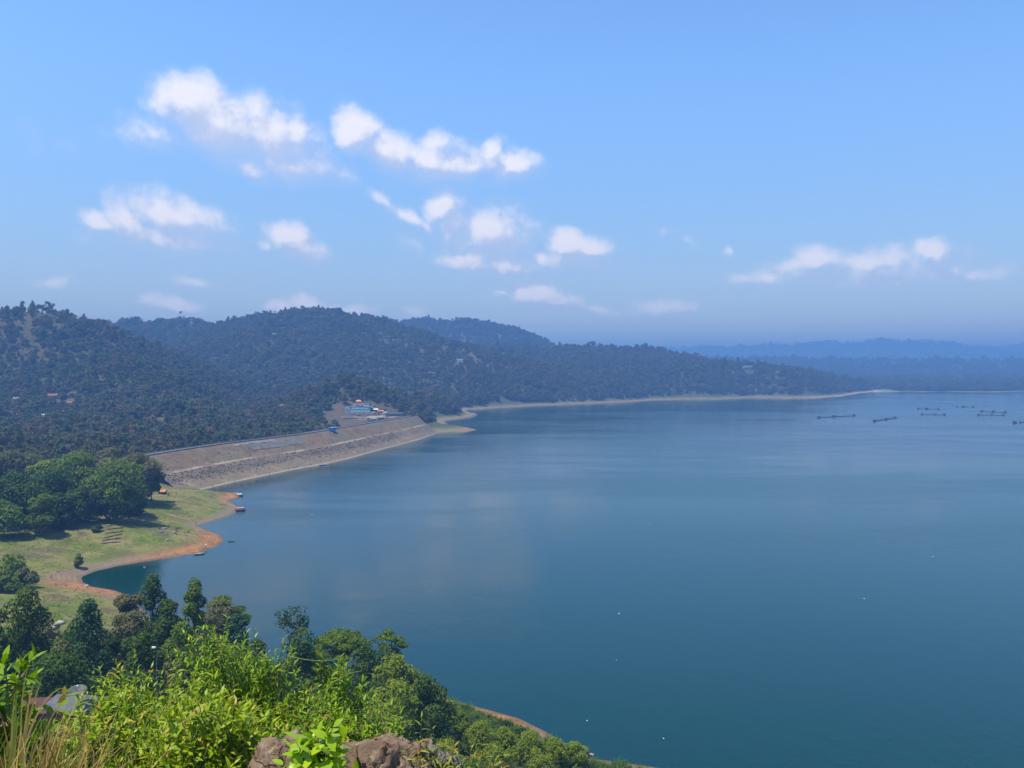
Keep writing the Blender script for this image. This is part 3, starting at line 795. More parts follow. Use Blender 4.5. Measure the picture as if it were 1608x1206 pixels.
for r0, r1, sp, sc0 in ((480, 900, 5.1, .84), (900, 1400, 5.7, .90), (1400, 2300, 7.0, 1.0), (2300, 3600, 10.5, 1.25), (3600, 5200, 17, 1.6), (5200, 10200, 32, 1.9)):
    x, y = candidates(r0, r1, sp)
    k, h, d = in_wood(x, y)
    k &= ~((np.hypot(x, y) < 545) & (x > -300))          # the near bank has its own trees
    k &= ~((y < 560) & (x > -225))
    x, y, h = x[k], y[k], h[k]
    FX.append(x); FY.append(y); FH.append(h); FS.append(sc0 * np.clip(rng.lognormal(-.10, .32, len(x)), .45, 1.75))
FX = np.concatenate(FX); FY = np.concatenate(FY); FH = np.concatenate(FH); FS = np.concatenate(FS)
u_ = rng.uniform(0, 1, len(FX)) + fbm(FX, FY, 200, 3, 5) * .75
FK = np.clip(np.searchsorted([.24, .42, .53, .63, .71, .79, .90, .96], u_), 0, 8)
FK = np.where((FY > 2300) & (FK >= 7), 0, FK)
FA = rng.uniform(0, 6.28, len(FX))
# the nearest of them, those that stand largest in the picture, are trees of their own
vis = (np.abs(FX / FY) < .62)
dd_, side_ = seg_dist(FX, FY, CREST)
score = np.where(vis, np.hypot(FX, FY) - 60 * FS, 9e9)
own = np.argsort(score)[:250]
rest = np.setdiff1d(np.arange(len(FX)), own)
KIND_WORDS = ['broad round', 'tall round', 'low olive brown', 'flat topped', 'narrow pointed', 'thin brownish', 'plume shaped', 'palm', 'short palm']
CLIMB = [(-999, 'far to the left behind the near clump of big trees'), (-290, 'in the wood behind the left end of the dam'), (-215, 'in the wood behind the middle of the dam'), (-140, 'on the wooded slope behind the blue hut and the sign')]
COLS = [(-999, 'behind the small roofs by the clump'), (60, 'near the thin mast'), (140, 'above the clump of big trees'), (225, 'behind the dam end nearest the clump'), (320, 'behind the concrete patch of the dam'), (410, 'behind the dam between patch and blue hut'), (470, 'behind the dam between blue hut and sign'), (540, 'beside the turquoise sign'), (610, 'at the stalls above the dam end')]
def where_is(x, y):
    px = 804 + F * x / y; c = [k[1] for k in COLS if px > k[0]][-1]
    dd, sd = seg_dist(np.array([x]), np.array([y]), CREST)
    row = 'front row ' if dd[0] < 42 else ('second rows ' if dd[0] < 90 else 'upper rows ')
    return 'in the wood, ' + row + c
def plant(name, kind, x, y, z, sc, rz, label, cat, group, shared=None):
    t = empty(name, (x, y, z), rz, sc)
    tag(t, label, cat, group)
    cm, tm = kind
    obj('crown', cm, t); obj('trunk', tm, t)
    return t
for i in own:
    k = int(FK[i]); nm = 'palm_tree' if k >= 7 else 'forest_tree'
    w = where_is(FX[i], FY[i])
    lab = (KIND_WORDS[k] + ' tree ' if k < 7 else ('tall palm ' if k == 7 else 'short palm ')) + w
    plant(nm, FOREST_KINDS[k], FX[i], FY[i], FH[i] - .3, FS[i], FA[i], lab, 'tree' if k < 7 else 'palm', lab.replace(' tree ', ' trees ').replace('palm ', 'palms '))
protos = bpy.data.collections.new('wood_kinds')
for k, (cm, tm) in enumerate(FOREST_KINDS):
    protos.objects.link(bpy.data.objects.new('wood_kind_%02d' % k, joined('wood_kind_%02d' % k, cm, tm)))
def instancer(name, X, Y, Z, S, A, K, coll, tilt=None):
    me = bpy.data.meshes.new(name)
    me.vertices.add(len(X)); me.vertices.foreach_set('co', np.stack([X, Y, Z], 1).astype(np.float32).ravel())
    a = me.attributes.new('size', 'FLOAT', 'POINT'); a.data.foreach_set('value', S.astype(np.float32))
    rot = np.zeros((len(X), 3), np.float32); rot[:, 2] = A
    if tilt is not None: rot[:, :2] = tilt
    a = me.attributes.new('turn', 'FLOAT_VECTOR', 'POINT'); a.data.foreach_set('vector', rot.ravel())
    a = me.attributes.new('pick', 'INT', 'POINT'); a.data.foreach_set('value', K.astype(np.int32))
    o = obj(name, me); o['kind'] = 'stuff'
    ng = bpy.data.node_groups.new(name + '_nodes', 'GeometryNodeTree')
    ng.interface.new_socket('Geometry', in_out='INPUT', socket_type='NodeSocketGeometry')
    ng.interface.new_socket('Geometry', in_out='OUTPUT', socket_type='NodeSocketGeometry')
    gi = ng.nodes.new('NodeGroupInput'); go = ng.nodes.new('NodeGroupOutput')
    ci = ng.nodes.new('GeometryNodeCollectionInfo'); ci.inputs['Collection'].default_value = coll
    ci.inputs['Separate Children'].default_value = True; ci.inputs['Reset Children'].default_value = True
    ip = ng.nodes.new('GeometryNodeInstanceOnPoints'); ip.inputs['Pick Instance'].default_value = True
    def na(n_, ty):
        q = ng.nodes.new('GeometryNodeInputNamedAttribute'); q.data_type = ty; q.inputs['Name'].default_value = n_; return q.outputs['Attribute']
    L = ng.links
    L.new(gi.outputs[0], ip.inputs['Points']); L.new(ci.outputs[0], ip.inputs['Instance'])
    L.new(na('pick', 'INT'), ip.inputs['Instance Index'])
    e2r = ng.nodes.new('FunctionNodeEulerToRotation'); L.new(na('turn', 'FLOAT_VECTOR'), e2r.inputs[0]); L.new(e2r.outputs[0], ip.inputs['Rotation'])
    L.new(na('size', 'FLOAT'), ip.inputs['Scale']); L.new(ip.outputs[0], go.inputs[0])
    md = o.modifiers.new('scatter', 'NODES'); md.node_group = ng
    return o
instancer('forest', FX[rest], FY[rest], FH[rest] - .3, FS[rest], FA[rest], FK[rest], protos)
print('forest', len(rest))

# ------------------------------------------------------------------ trees on the near bank and on the slope below the lookout
def big(style, w, h, seed, leaf, bark='bark', nl=16, dens=1.0, size=.45, **kw):
    npl = int(330 * dens); return tree_meshes(style, w, h, nl, npl, size, seed, M[leaf], M[bark], **kw)
def own_tree(name, px, ptop, D, wpx, style, leaf, label, seed, group=None, bark='bark', cat='tree', base=None, **kw):
    x = (px - 804.0) / F * D
    top = at_depth(px, ptop, D).z
    z = hz(x, D) if base is None else base
    h = max(top - z, 2.0); w = wpx / F * D
    kw.setdefault('size', max(.16, D / F * 2.2))
    cm, tm = big(style, w, h, seed, leaf, bark, **kw)
    return plant(name, (cm, tm), x, D, z, 1.0, 0.0, label, cat, group)
BK = 'big trees of the clump on the grassy bank'
own_tree('broadleaf_tree', 182, 727, 398, 96, 'round', 'leaf_mid', 'big round bright green tree at the lakeward edge of the clump', 101, BK, nl=20, low=.05, lean=.6)
own_tree('broadleaf_tree', 122, 716, 425, 92, 'round', 'leaf_mid', 'tall mid green tree left of the big round one in the clump', 102, BK, nl=20, low=.05)
own_tree('broadleaf_tree', 78, 738, 392, 84, 'round', 'leaf_dark', 'dark green tree at the middle of the clump on the bank', 103, BK, nl=18, low=.03)
own_tree('broadleaf_tree', 26, 746, 372, 92, 'round', 'leaf_dark', 'broad dark tree at the left picture edge above the grass', 104, BK, nl=20, low=.03)
own_tree('broadleaf_tree', -20, 755, 365, 90, 'round', 'leaf_dark', 'dark tree cut by the left picture edge above the grass', 105, BK, nl=16, low=.05)
own_tree('broadleaf_tree', 112, 765, 380, 58, 'round', 'leaf_dark', 'smaller dark tree standing in front of the clump over its shadow', 106, BK, nl=14, low=.05)
own_tree('broadleaf_tree', 62, 776, 360, 52, 'round', 'leaf_mid', 'low green tree in front of the clump beside bare orange soil', 107, BK, nl=14, low=.02)
own_tree('broadleaf_tree', 212, 712, 445, 82, 'round', 'leaf_olive', 'olive brown spreading tree behind the big round one, beside the dam', 108, BK, nl=16, low=.05)
own_tree('broadleaf_tree', 165, 708, 475, 84, 'round', 'leaf_olive', 'dull olive tree at the back of the clump below the dam end', 109, BK, nl=16, low=.1)
own_tree('broadleaf_tree', 100, 722, 480, 50, 'airy', 'leaf_mid', 'loose green tree at the back of the clump near the mast foot', 110, BK, nl=18)
own_tree('broadleaf_tree', 66, 724, 440, 44, 'round', 'leaf_light', 'yellow green tree among the roofs behind the clump', 111, BK, nl=14)
own_tree('broadleaf_tree', 22, 713, 480, 62, 'round', 'leaf_olive', 'dry olive tree above the roofs at the left picture edge', 112, BK, nl=14)
own_tree('broadleaf_tree', -24, 722, 470, 60, 'round', 'leaf_olive', 'olive tree cut by the left edge above the roofs', 113, BK, nl=14)
own_tree('broadleaf_tree', 150, 752, 415, 50, 'airy', 'leaf_olive', 'thin greyish tree between the two big trees of the clump', 114, BK, nl=16)
own_tree('broadleaf_tree', 236, 735, 455, 40, 'round', 'leaf_olive', 'small brown green tree where the clump meets the dam slope', 115, BK, nl=10, low=.05)
own_tree('broadleaf_tree', 48, 764, 388, 66, 'round', 'leaf_mid', 'mid green tree squeezed between the dark trees of the clump', 117, BK, nl=16, low=.02)
own_tree('broadleaf_tree', 152, 775, 392, 62, 'round', 'leaf_dark', 'dark tree filling the gap under the two tall trees of the clump', 118, BK, nl=16, low=.0)
own_tree('broadleaf_tree', 92, 782, 372, 60, 'plume', 'leaf_dark', 'dark feathery tree low in front of the clump', 119, BK, nl=16, low=.0)
own_tree('broadleaf_tree', 4, 792, 352, 66, 'round', 'leaf_mid', 'green tree lowest in front of the clump at the left edge', 120, BK, nl=16, low=.0)
own_tree('broadleaf_tree', 200, 752, 420, 60, 'plume', 'leaf_dark', 'dark feathery tree behind the big round bright one', 148, BK, nl=16, low=.0)
own_tree('shrub', 150, 826, 372, 16, 'round', 'leaf_dark', 'small round dark bush alone on the grass below the clump', 116, nl=8, low=-.1, cat='shrub', dens=.4)
SL = 'trees on the slope below the lookout'
own_tree('dark_tree', 135, 938, 150, 104, 'cone', 'leaf_glossy', 'dark glossy pointed tree standing above the grey roof', 121, SL, nl=24, size=.26, dens=.8)
own_tree('dark_tree', 36, 925, 158, 96, 'plume', 'leaf_dark', 'dark feathery tree at the left edge above the reeds', 122, SL, nl=20, size=.3)
own_tree('dark_tree', -20, 945, 150, 80, 'plume', 'leaf_dark', 'dark feathery tree cut by the left edge above the reeds', 123, SL, nl=18, size=.3)
own_tree('slope_tree', 236, 905, 192, 58, 'plume', 'leaf_dark', 'tall slim dark tree beside the cove with a spire top', 124, SL, nl=20, size=.3)
own_tree('slope_tree', 262, 930, 180, 58, 'round', 'leaf_dark', 'dark rounded tree right of the slim spire by the cove', 125, SL, nl=16, low=.05)
own_tree('slope_tree', 302, 911, 186, 56, 'plume', 'leaf_mid', 'tall mid green tree with two pointed tops by the cove', 126, SL, nl=20, size=.3)
own_tree('slope_tree', 350, 918, 184, 74, 'umbrella', 'leaf_mid', 'airy spreading tree at the lake edge left of open water', 127, SL, nl=20, bark='bark_pale', size=.3, dens=.8)
own_tree('slope_tree', 372, 958, 176, 60, 'round', 'leaf_glossy', 'dark leathery leaved tree behind the crest of the bright bush', 128, SL, nl=16, low=.03)
own_tree('slope_tree', 190, 962, 178, 66, 'plume', 'leaf_olive', 'olive tree between the pointed glossy tree and the slim spire', 145, SL, nl=16, low=.0, size=.3)
own_tree('slope_tree', 165, 985, 165, 60, 'round', 'leaf_dark', 'dark tree filling the gap right of the pointed glossy tree', 146, SL, nl=14, low=.0, size=.3)
own_tree('slope_tree', 275, 975, 170, 80, 'round', 'leaf_mid', 'mid green tree right behind the street lamp head', 147, SL, nl=16, low=.0, size=.3)
own_tree('slope_tree', 195, 935, 200, 50, 'airy', 'leaf_olive', 'thin brownish tree beside the red earth shore', 129, SL, nl=18, bark='bark_pale')
own_tree('slope_tree', 320, 985, 160, 100, 'round', 'leaf_dark', 'broad dark tree behind the street lamp', 130, SL, nl=18, low=.05)
own_tree('slope_tree', 205, 1000, 160, 70, 'round', 'leaf_dark', 'dark bushy tree beside the orange earth bank', 131, SL, nl=14, low=.05)
own_tree('slope_tree', 85, 1030, 140, 120, 'round', 'leaf_dark', 'low dark tree mass over the grey roof', 132, SL, nl=18, low=.0, size=.3)
own_tree('slope_tree', 400, 1000, 168, 52, 'round', 'leaf_dark', 'small dark tree at the lake edge behind the bright bush', 133, SL, nl=12, low=.05)
own_tree('slope_tree', 460, 956, 188, 60, 'airy', 'leaf_glossy', 'sparse tree with bare twigs standing against the water', 134, SL, nl=16, bark='bark_pale', dens=.22, limbs=14)
own_tree('slope_tree', 535, 979, 186, 92, 'umbrella', 'leaf_mid', 'layered flat topped green tree against the water', 135, SL, nl=24, size=.3)
own_tree('slope_tree', 614, 976, 190, 52, 'umbrella', 'leaf_mid', 'slender tree with tiered flat sprays and bare trunk against the water', 136, SL, nl=12, bark='bark_pale', size=.28, dens=.8)
own_tree('slope_tree', 480, 1022, 172, 90, 'round', 'leaf_dark', 'dark round tree below the sparse twiggy one', 137, SL, nl=18, low=.03)
own_tree('slope_tree', 575, 1012, 176, 96, 'round', 'leaf_dark', 'dark broad tree under the layered flat topped one', 138, SL, nl=18, low=.03)
own_tree('slope_tree', 545, 1060, 158, 90, 'round', 'leaf_dark', 'dark tree behind the small bush on the boulder', 139, SL, nl=16, low=.0)
own_tree('slope_tree', 622, 1038, 172, 92, 'plume', 'leaf_light', 'feathery mid green tree on the shoulder above the shore', 140, SL, nl=22, size=.3)
own_tree('slope_tree', 655, 1062, 174, 66, 'plume', 'leaf_light', 'light green feathery tree nearest the water on the shoulder', 141, SL, nl=18, size=.28)
own_tree('slope_tree', 683, 1070, 186, 34, 'umbrella', 'leaf_light', 'small bowed light green tree leaning out over the shore', 142, SL, nl=9, size=.26)
own_tree('slope_tree', 600, 1085, 158, 80, 'plume', 'leaf_light', 'green tree with pale trunk behind the boulder', 143, SL, nl=18, bark='bark_pale', size=.28)
own_tree('slope_tree', 420, 1040, 158, 110, 'round', 'leaf_dark', 'wide dark tree hidden in the shade behind the bright bush', 144, SL, nl=16, low=.0)
def beside(px):
    return [t for p, t in ((-99, 'above the reeds'), (40, 'left of the grey roof'), (95, 'over the grey roof'), (150, 'right of the grey roof'), (205, 'left of the street lamp'), (245, 'right of the street lamp'), (300, 'behind the tallest bush at left'), (350, 'behind the top of the tallest bush'), (410, 'behind the tallest bush at right'), (450, 'below the sparse twiggy tree'), (495, 'below the layered flat topped tree'), (545, 'left of the tiered slender tree'), (590, 'below the tiered slender tree'), (635, 'behind the boulder')) if px >= p][-1]
for k in range(17):
    px = -30 + k * 43 + random.uniform(-12, 12)
    own_tree('undergrowth_tree', px, (1000 + 25 * (k % 3) if px < 480 else 1055 + 12 * (k % 3)) + random.uniform(-8, 8), 148 + 8 * (k % 3), 84, 'round' if k % 2 else 'plume', ('leaf_dark', 'leaf_mid', 'leaf_dark', 'leaf_olive' if px < 470 else 'leaf_light')[k % 4], ('dark green', 'bright green', 'dark green', 'olive brown' if px < 470 else 'light green')[k % 4] + (' round' if k % 2 else ' feathery') + ' slope tree ' + beside(px), 160 + k, 'undergrowth trees on the slope', nl=16, low=.0, size=.3)
for k in range(12):
    px = -24 + k * 36 + random.uniform(-10, 10)
    own_tree('undergrowth_tree', px, (965, 985, 955, 1000)[k % 4] + random.uniform(-8, 8) + max(0, 120 - px) * .12, 172 + 7 * (k % 3), 70, ('round', 'plume', 'airy', 'round')[k % 4], ('leaf_dark', 'leaf_mid', 'leaf_olive', 'leaf_dark')[k % 4], ('dark', 'bright green', 'thin olive', 'dark round')[k % 4] + ' tree in the cove belt, upper row ' + beside(px), 420 + k, 'trees of the belt by the cove', nl=15, low=.0, size=.3)
BB = 'bamboo like bushes on the slope above the shore'
for k, (px, pt, D, w, st, lf, lab) in enumerate([
 (650, 1108, 160, 70, 'plume', 'leaf_light', 'light green bush right behind the top of the boulder'),
 (700, 1106, 172, 66, 'plume', 'leaf_light', 'yellow green bush beside the start of the shore'),
 (722, 1120, 168, 40, 'plume', 'leaf_mid', 'round mid green bush at the shoulder near the orange strip'),
 (712, 1142, 158, 26, 'cone', 'leaf_dark', 'narrow dark bush above the grey boulder'),
 (755, 1142, 160, 60, 'plume', 'leaf_light', 'feathery green bush below the orange strip'),
 (790, 1150, 162, 44, 'plume', 'leaf_light', 'pale feathery bush right of the green one below the orange strip'),
 (812, 1142, 166, 22, 'cone', 'leaf_mid', 'thin upright bush rising towards the orange strip'),
 (832, 1160, 160, 60, 'plume', 'leaf_light', 'wide yellow green bush above the bottom edge'),
 (872, 1166, 160, 46, 'plume', 'leaf_light', 'green bush near the end of the grassy point'),
 (905, 1170, 162, 42, 'plume', 'leaf_light', 'last feathery bush on the grassy point beside the water'),
 (780, 1176, 150, 70, 'plume', 'leaf_light', 'shaded green bush at the bottom edge in the middle of the slope'),
 (700, 1170, 146, 70, 'plume', 'leaf_light', 'green bush at the bottom edge right of the boulders'),
 (850, 1190, 150, 60, 'plume', 'leaf_light', 'green bush at the bottom edge before the grassy point'),
 (740, 1196, 142, 70, 'plume', 'leaf_mid', 'dark bush at the bottom edge behind the yellow plant'),
 (660, 1130, 150, 60, 'plume', 'leaf_mid', 'mid green bush touching the skyline of the grey boulder'),
 (880, 1178, 152, 14, 'cone', 'leaf_dark', 'small dark upright bush on the grassy point'),
]):
    own_tree('bamboo_bush', px, pt, D, w, st, lf, lab, 200 + k, BB, cat='bush', nl=16, size=.19, dens=1.1, low=.0)
GB = 'low bushes on the left grass'
for k, (px, pt, D, w, lf, lab) in enumerate([
 (14, 874, 292, 60, 'leaf_mid', 'wide green bush at the left edge on the lower grass'),
 (34, 893, 285, 36, 'leaf_olive', 'grey green bush right of the wide one on the lower grass'),
 (4, 905, 275, 40, 'leaf_mid', 'green bush cut by the left edge on the lower grass'),
 (120, 868, 330, 14, 'leaf_light', 'tiny bright bush by itself on the lower grass'),
]):
    own_tree('shrub', px, pt, D, w, 'round', lf, lab, 230 + k, GB, cat='shrub', nl=10, low=-.15, dens=.5)

# ------------------------------------------------------------------ grass
def tuft(seed, n, h, w, m_):
    r_ = np.random.default_rng(seed); V = []; Fs = []
    for k in range(n):
        a = r_.uniform(0, 6.28); b = Vector((r_.normal(0, .25 * h), r_.normal(0, .25 * h), 0)); d = Vector((math.cos(a), math.sin(a), 0)); s = Vector((-d.y, d.x, 0)) * w
        L = h * r_.uniform(.6, 1.2); q = len(V); bend = r_.uniform(.2, .7)
        V += [b - s, b + s, b + d * L * bend * .4 + Vector((0, 0, L * .6)) + s * .7, b + d * L * bend * .4 + Vector((0, 0, L * .6)) - s * .7, b + d * L * bend + Vector((0, 0, L * .9))]
        Fs += [(q, q + 1, q + 2, q + 3), (q + 3, q + 2, q + 4)]
    return mesh_np('tuft', V, Fs, (m_,))
M['grass_green'] = leaf_mat('grass_green', (.065, .105, .022), (.13, .165, .036), (.12, .13, .05), .3)
M['grass_dry'] = leaf_mat('grass_dry', (.13, .125, .045), (.20, .18, .075), (.17, .13, .06), .3)
M['grass_tall'] = leaf_mat('grass_tall', (.045, .10, .02), (.10, .165, .03), (.09, .14, .03), .35)
gk = bpy.data.collections.new('grass_kinds')
for k, (h, w, n, mm) in enumerate([(.45, .05, 26, 'grass_green'), (.4, .05, 26, 'grass_dry'), (1.5, .07, 34, 'grass_tall'), (.9, .16, 22, 'leaf_mid')]):
    gk.objects.link(bpy.data.objects.new('grass_kind_%d' % k, tuft(300 + k, n, h, w, M[mm])))
def grass_pts(n, x0, x1, y0, y1, test):
    x = rng.uniform(x0, x1, n); y = rng.uniform(y0, y1, n); h, d = height(x, y, True)
    k = test(x, y, d); return x[k], y[k], h[k], d[k]
gx = [];
a_ = grass_pts(15000, -300, -120, 240, 560, lambda x, y, d: (d > 9 + fbm(x, y, 20, 3, 8) * 7) & (x / y > -.64) & (fbm(x, y, 16, 3, 18) + rng.uniform(-.5, .5, x.shape) > -.05))
b_ = grass_pts(16000, -70, 90, 115, 235, lambda x, y, d: (d > 3.5 + fbm(x, y, 12, 3, 8) * 3 + 4 * blob(x, y, on_z(795, 1122), 12, 12)) & (x / y < .2))
ga = rng.uniform(0, 1, len(a_[0])) + fbm(a_[0], a_[1], 30, 3, 15) * .8
K1 = np.where(ga > 1.25, 3, np.where(ga > .45, 0, 1)); K2 = np.where(rng.uniform(0, 1, len(b_[0])) < .75, 2, 0)
GXX = np.r_[a_[0], b_[0]]; GYY = np.r_[a_[1], b_[1]]; GZZ = np.r_[a_[2], b_[2]]; KK = np.r_[K1, K2]
instancer('grass', GXX, GYY, GZZ - .05, np.where(GYY > 240, rng.uniform(.35, 1.0, len(GXX)), rng.uniform(.6, 1.3, len(GXX))), rng.uniform(0, 6.28, len(GXX)), KK, gk)
# ------------------------------------------------------------------ foreground: boulders, bushes, reeds at the edge of the lookout
def leaf_template(L=1.0, wd=.30, droop=.18, fold=.10):
    st = (0, .18, .45, .72, 1.0); hw = (.02, .75, 1.0, .68, 0.0)
    V = []
    for s, q in zip(st, hw):
        z = -droop * s * s; y = q * wd / 2
        V += [(s * L, y, z + fold * q * wd), (s * L, 0, z), (s * L, -y, z + fold * q * wd)]
    Fq = []
    for i in range(4):
        a = i * 3; Fq += [(a, a + 1, a + 4, a + 3), (a + 1, a + 2, a + 5, a + 4)]
    return np.array(V), np.array(Fq)
LEAF_LANCE = leaf_template(1, .27, .22)
LEAF_OVAL = leaf_template(1, .46, .14, .08)
LEAF_BROAD = leaf_template(1, .58, .26, .05)
LEAF_DROOP = leaf_template(1, .22, .55)
M['bush_leaf'] = leaf_mat('bush_leaf', (.070, .155, .004), (.29, .42, .008), (.17, .29, .006), .32, .45, .25, dry=(.30, .19, .04), dry_amt=.07)
M['bush_leaf_yellow'] = leaf_mat('bush_leaf_yellow', (.10, .19, .005), (.34, .42, .009), (.22, .31, .007), .3, .45, .25, dry=(.42, .30, .04), dry_amt=.10)
M['broad_leaf'] = leaf_mat('broad_leaf', (.20, .34, .006), (.38, .50, .012), (.28, .42, .01), .42, .35, .45)
M['dying_leaf'] = leaf_mat('dying_leaf', (.14, .22, .02), (.34, .34, .03), (.30, .26, .04), .35, .45, .3, dry=(.34, .10, .03), dry_amt=.12)
M['twig'] = paint('twig', (.24, .18, .11), .8, .3, 20)
M['twig_green'] = paint('twig_green', (.16, .22, .05), .6, .2, 20)
def stuff_leaves(name, T, org, X, Y, Z, L, m_, parent):
    V, Fq = T
    A = (org[:, None, :] + L[:, None, None] * (X[:, None, :] * V[None, :, 0:1] + Y[:, None, :] * V[None, :, 1:2] + Z[:, None, :] * V[None, :, 2:3])).reshape(-1, 3)
    Q = (Fq[None] + (np.arange(len(org)) * len(V))[:, None, None]).reshape(-1, 4)
    o = obj(name, mesh_np(name, A, Q, (m_,), True), parent); o['kind'] = 'stuff'; return o
def shoots(c, rad, n, seed, up=.75, shell=.84, Lr=(.10, .22), bottom=-.35):
    """shoot roots and directions over a dome"""
    r_ = np.random.default_rng(seed); out = []
    while len(out) < n:
        d = r_.normal(0, 1, 3); d /= np.linalg.norm(d)
        if d[2] < bottom: continue
        k = shell * r_.uniform(.45, 1.06) ** .5
        lump = .97 + .22 * math.sin(5 * d[0] + 3 * d[2] + seed) + .18 * math.sin(7 * d[1] - 4 * d[0] + 2 * seed)
        p = np.array(c) + d * np.array(rad) * k * lump
        v = d * .7 + np.array((0, 0, up)) + r_.normal(0, .35, 3); v /= np.linalg.norm(v)
        out.append((p, v, r_.uniform(*Lr)))
    return out, r_
def bush(name, label, cat, px, pyt, D, rad, n, lpl, m_leaf, T, seed, leafL=(.04, .072), n_obj=120, group=None, pitch=60, stem=True, extra=(), up=.75, Lr=(.10, .22), step=.026, grav=.65):
    """a leafy bush: stems from the ground, twigs, leaves along every twig"""
    top = at_depth(px, pyt, D)
    c = Vector((top.x, D, top.z - rad[2] * .97))
    gz = hz(c.x, c.y)
    base = Vector((c.x, c.y, gz - .05))
    root = empty(name, base); tag(root, label, cat, group)
    sh, r_ = shoots(c, rad, n, seed, up, Lr=Lr)
    sh += [(np.array(at_depth(*e[:3])) - np.array((0, 0, e[3])), np.array((r_.normal(0, .12), r_.normal(0, .12), 1.0)), e[3]) for e in extra]
    org, X, Y, Z, L = [], [], [], [], []
    tw = MB()
    for p, v, l in sh:
        v = v / np.linalg.norm(v)
        a = np.cross(v, r_.normal(0, 1, 3)); a /= np.linalg.norm(a); b = np.cross(v, a)
        nlv = int(lpl * r_.uniform(.7, 1.25)) if l < .4 else int(l / step)
        ph = r_.uniform(0, 6.28); bend = r_.normal(0, .12, 3)
        q = lambda s: p + v * l * s + bend * l * s * s
        tw.tube([q(-.5) - base, q(.3) - base, q(1.0) - base], [.0042, .0032, .0014], 3, False)
        for k in range(nlv):
            s = (k + .6) / nlv; ang_ = ph + k * 2.399
            rd = a * math.cos(ang_) + b * math.sin(ang_)
            pt = math.radians(pitch * (1.15 - .75 * s) + r_.normal(0, 9))
            x = v * math.cos(pt) + rd * math.sin(pt); x[2] -= grav * r_.uniform(.3, 1.2) * (1.1 - s); x /= np.linalg.norm(x)
            z = v * .8 + np.array((0, 0, .7)) + r_.normal(0, .25, 3); z -= x * np.dot(x, z); z /= np.linalg.norm(z)
            org.append(q(s) - base); X.append(x); Y.append(np.cross(z, x)); Z.append(z); L.append(r_.uniform(*leafL) * (1.05 - .35 * s * s))
    # main stems rise from the ground to the crown
    st = MB(); tk = min(1.0, rad[0] / .3)
    for k in range(9):
        p, v, l = sh[int(r_.integers(0, n))]
        e = Vector(p) - base; st.tube([Vector((r_.normal(0, .08), r_.normal(0, .08), 0)), e * .55 + Vector((0, 0, .05)), e], [.02 * tk, .013 * tk, .005 * tk], 5)
    for k in range(16 if tk > .5 else 0):
        p, v, l = sh[int(r_.integers(0, n))]
        e = Vector(p + v * l * .9) - base; q0 = e * .6 + Vector((r_.normal(0, .12), r_.normal(0, .12), -.1))
        st.tube([q0, q0.lerp(e, .5) + Vector((r_.normal(0, .03), r_.normal(0, .03), .03)), e], [.006 * tk, .0045 * tk, .002 * tk], 4)
    obj('stems', st.mesh('stems', (M['twig'],), True), root)
    t_ = obj('twigs', tw.mesh('twigs', (M['twig_green'],)), root); t_['kind'] = 'stuff'
    org, X, Y, Z, L = map(np.array, (org, X, Y, Z, L))
    # the leaves that stand largest towards the viewer are leaves of their own
    dist = np.linalg.norm(org + np.array(base) - np.array((0, 0, CAM_H)), axis=1)
    sc = L / dist + r_.uniform(0, .0015, len(L))
    # only those on the outside face
    dd_ = (org + np.array(base) - np.array(c)) / np.array(rad); rr = np.linalg.norm(dd_, axis=1)
    sc += .004 * np.clip(rr - .8, 0, .5) - .006 * (dd_[:, 1] > .3)
    idx = np.argsort(-sc); big_, sm = idx[:n_obj], idx[n_obj:]
    lm = mesh_np('leaf', T[0], T[1], (m_leaf,), True)
    for i in big_:
        o = bpy.data.objects.new('leaf', lm); COL.objects.link(o); o.parent = root
        m4 = Matrix(((X[i][0], Y[i][0], Z[i][0], 0), (X[i][1], Y[i][1], Z[i][1], 0), (X[i][2], Y[i][2], Z[i][2], 0), (0, 0, 0, 1)))
        o.matrix_local = Matrix.Translation(org[i]) @ m4 @ Matrix.Scale(L[i], 4)
    stuff_leaves('foliage', T, org[sm], X[sm], Y[sm], Z[sm], L[sm], m_leaf, root)
    return root
GBSH = 'bright green bushes below the lookout'
bush('leafy_bush', 'largest bright green bush with long leaves and the tallest shoots', 'bush', 372, 1022, 6.0, (.60, .6, .92), 1250, 12, M['bush_leaf'], LEAF_LANCE, 1, group=GBSH, n_obj=300,
     extra=[(305, 1003, 5.9, .22), (437, 1000, 6.1, .24), (372, 995, 6.0, .22), (280, 1028, 5.8, .18), (460, 1030, 6.0, .2), (400, 992, 6.0, .2), (340, 1006, 6, .2)])
bush('leafy_bush', 'bright green bush with sparse upright shoots in front of the lamp post', 'bush', 218, 1078, 5.3, (.48, .5, .8), 850, 11, M['bush_leaf_yellow'], LEAF_LANCE, 2, group=GBSH, n_obj=220,
     extra=[(205, 1024, 5.3, .30), (190, 1048, 5.3, .2), (228, 1045, 5.2, .2), (243, 1060, 5.2, .14)])
bush('leafy_bush', 'yellowish green bush low between the reeds and the tallest bush', 'bush', 150, 1122, 4.6, (.40, .45, .6), 560, 11, M['bush_leaf_yellow'], LEAF_LANCE, 3, group=GBSH, n_obj=200, leafL=(.045, .08))
bush('leafy_bush', 'bright green bush with long tipped shoots left of the boulder', 'bush', 520, 1092, 5.6, (.34, .45, .7), 520, 11, M['bush_leaf'], LEAF_LANCE, 4, group=GBSH, n_obj=200,
     extra=[(505, 1075, 5.6, .2), (540, 1088, 5.7, .18), (478, 1062, 5.7, .2), (560, 1112, 5.6, .15)])
bush('leafy_bush', 'low bright bush in front of the tallest one, at the bottom edge', 'bush', 320, 1138, 4.4, (.48, .42, .5), 700, 11, M['bush_leaf_yellow'], LEAF_LANCE, 5, group=GBSH, n_obj=260, leafL=(.05, .085))
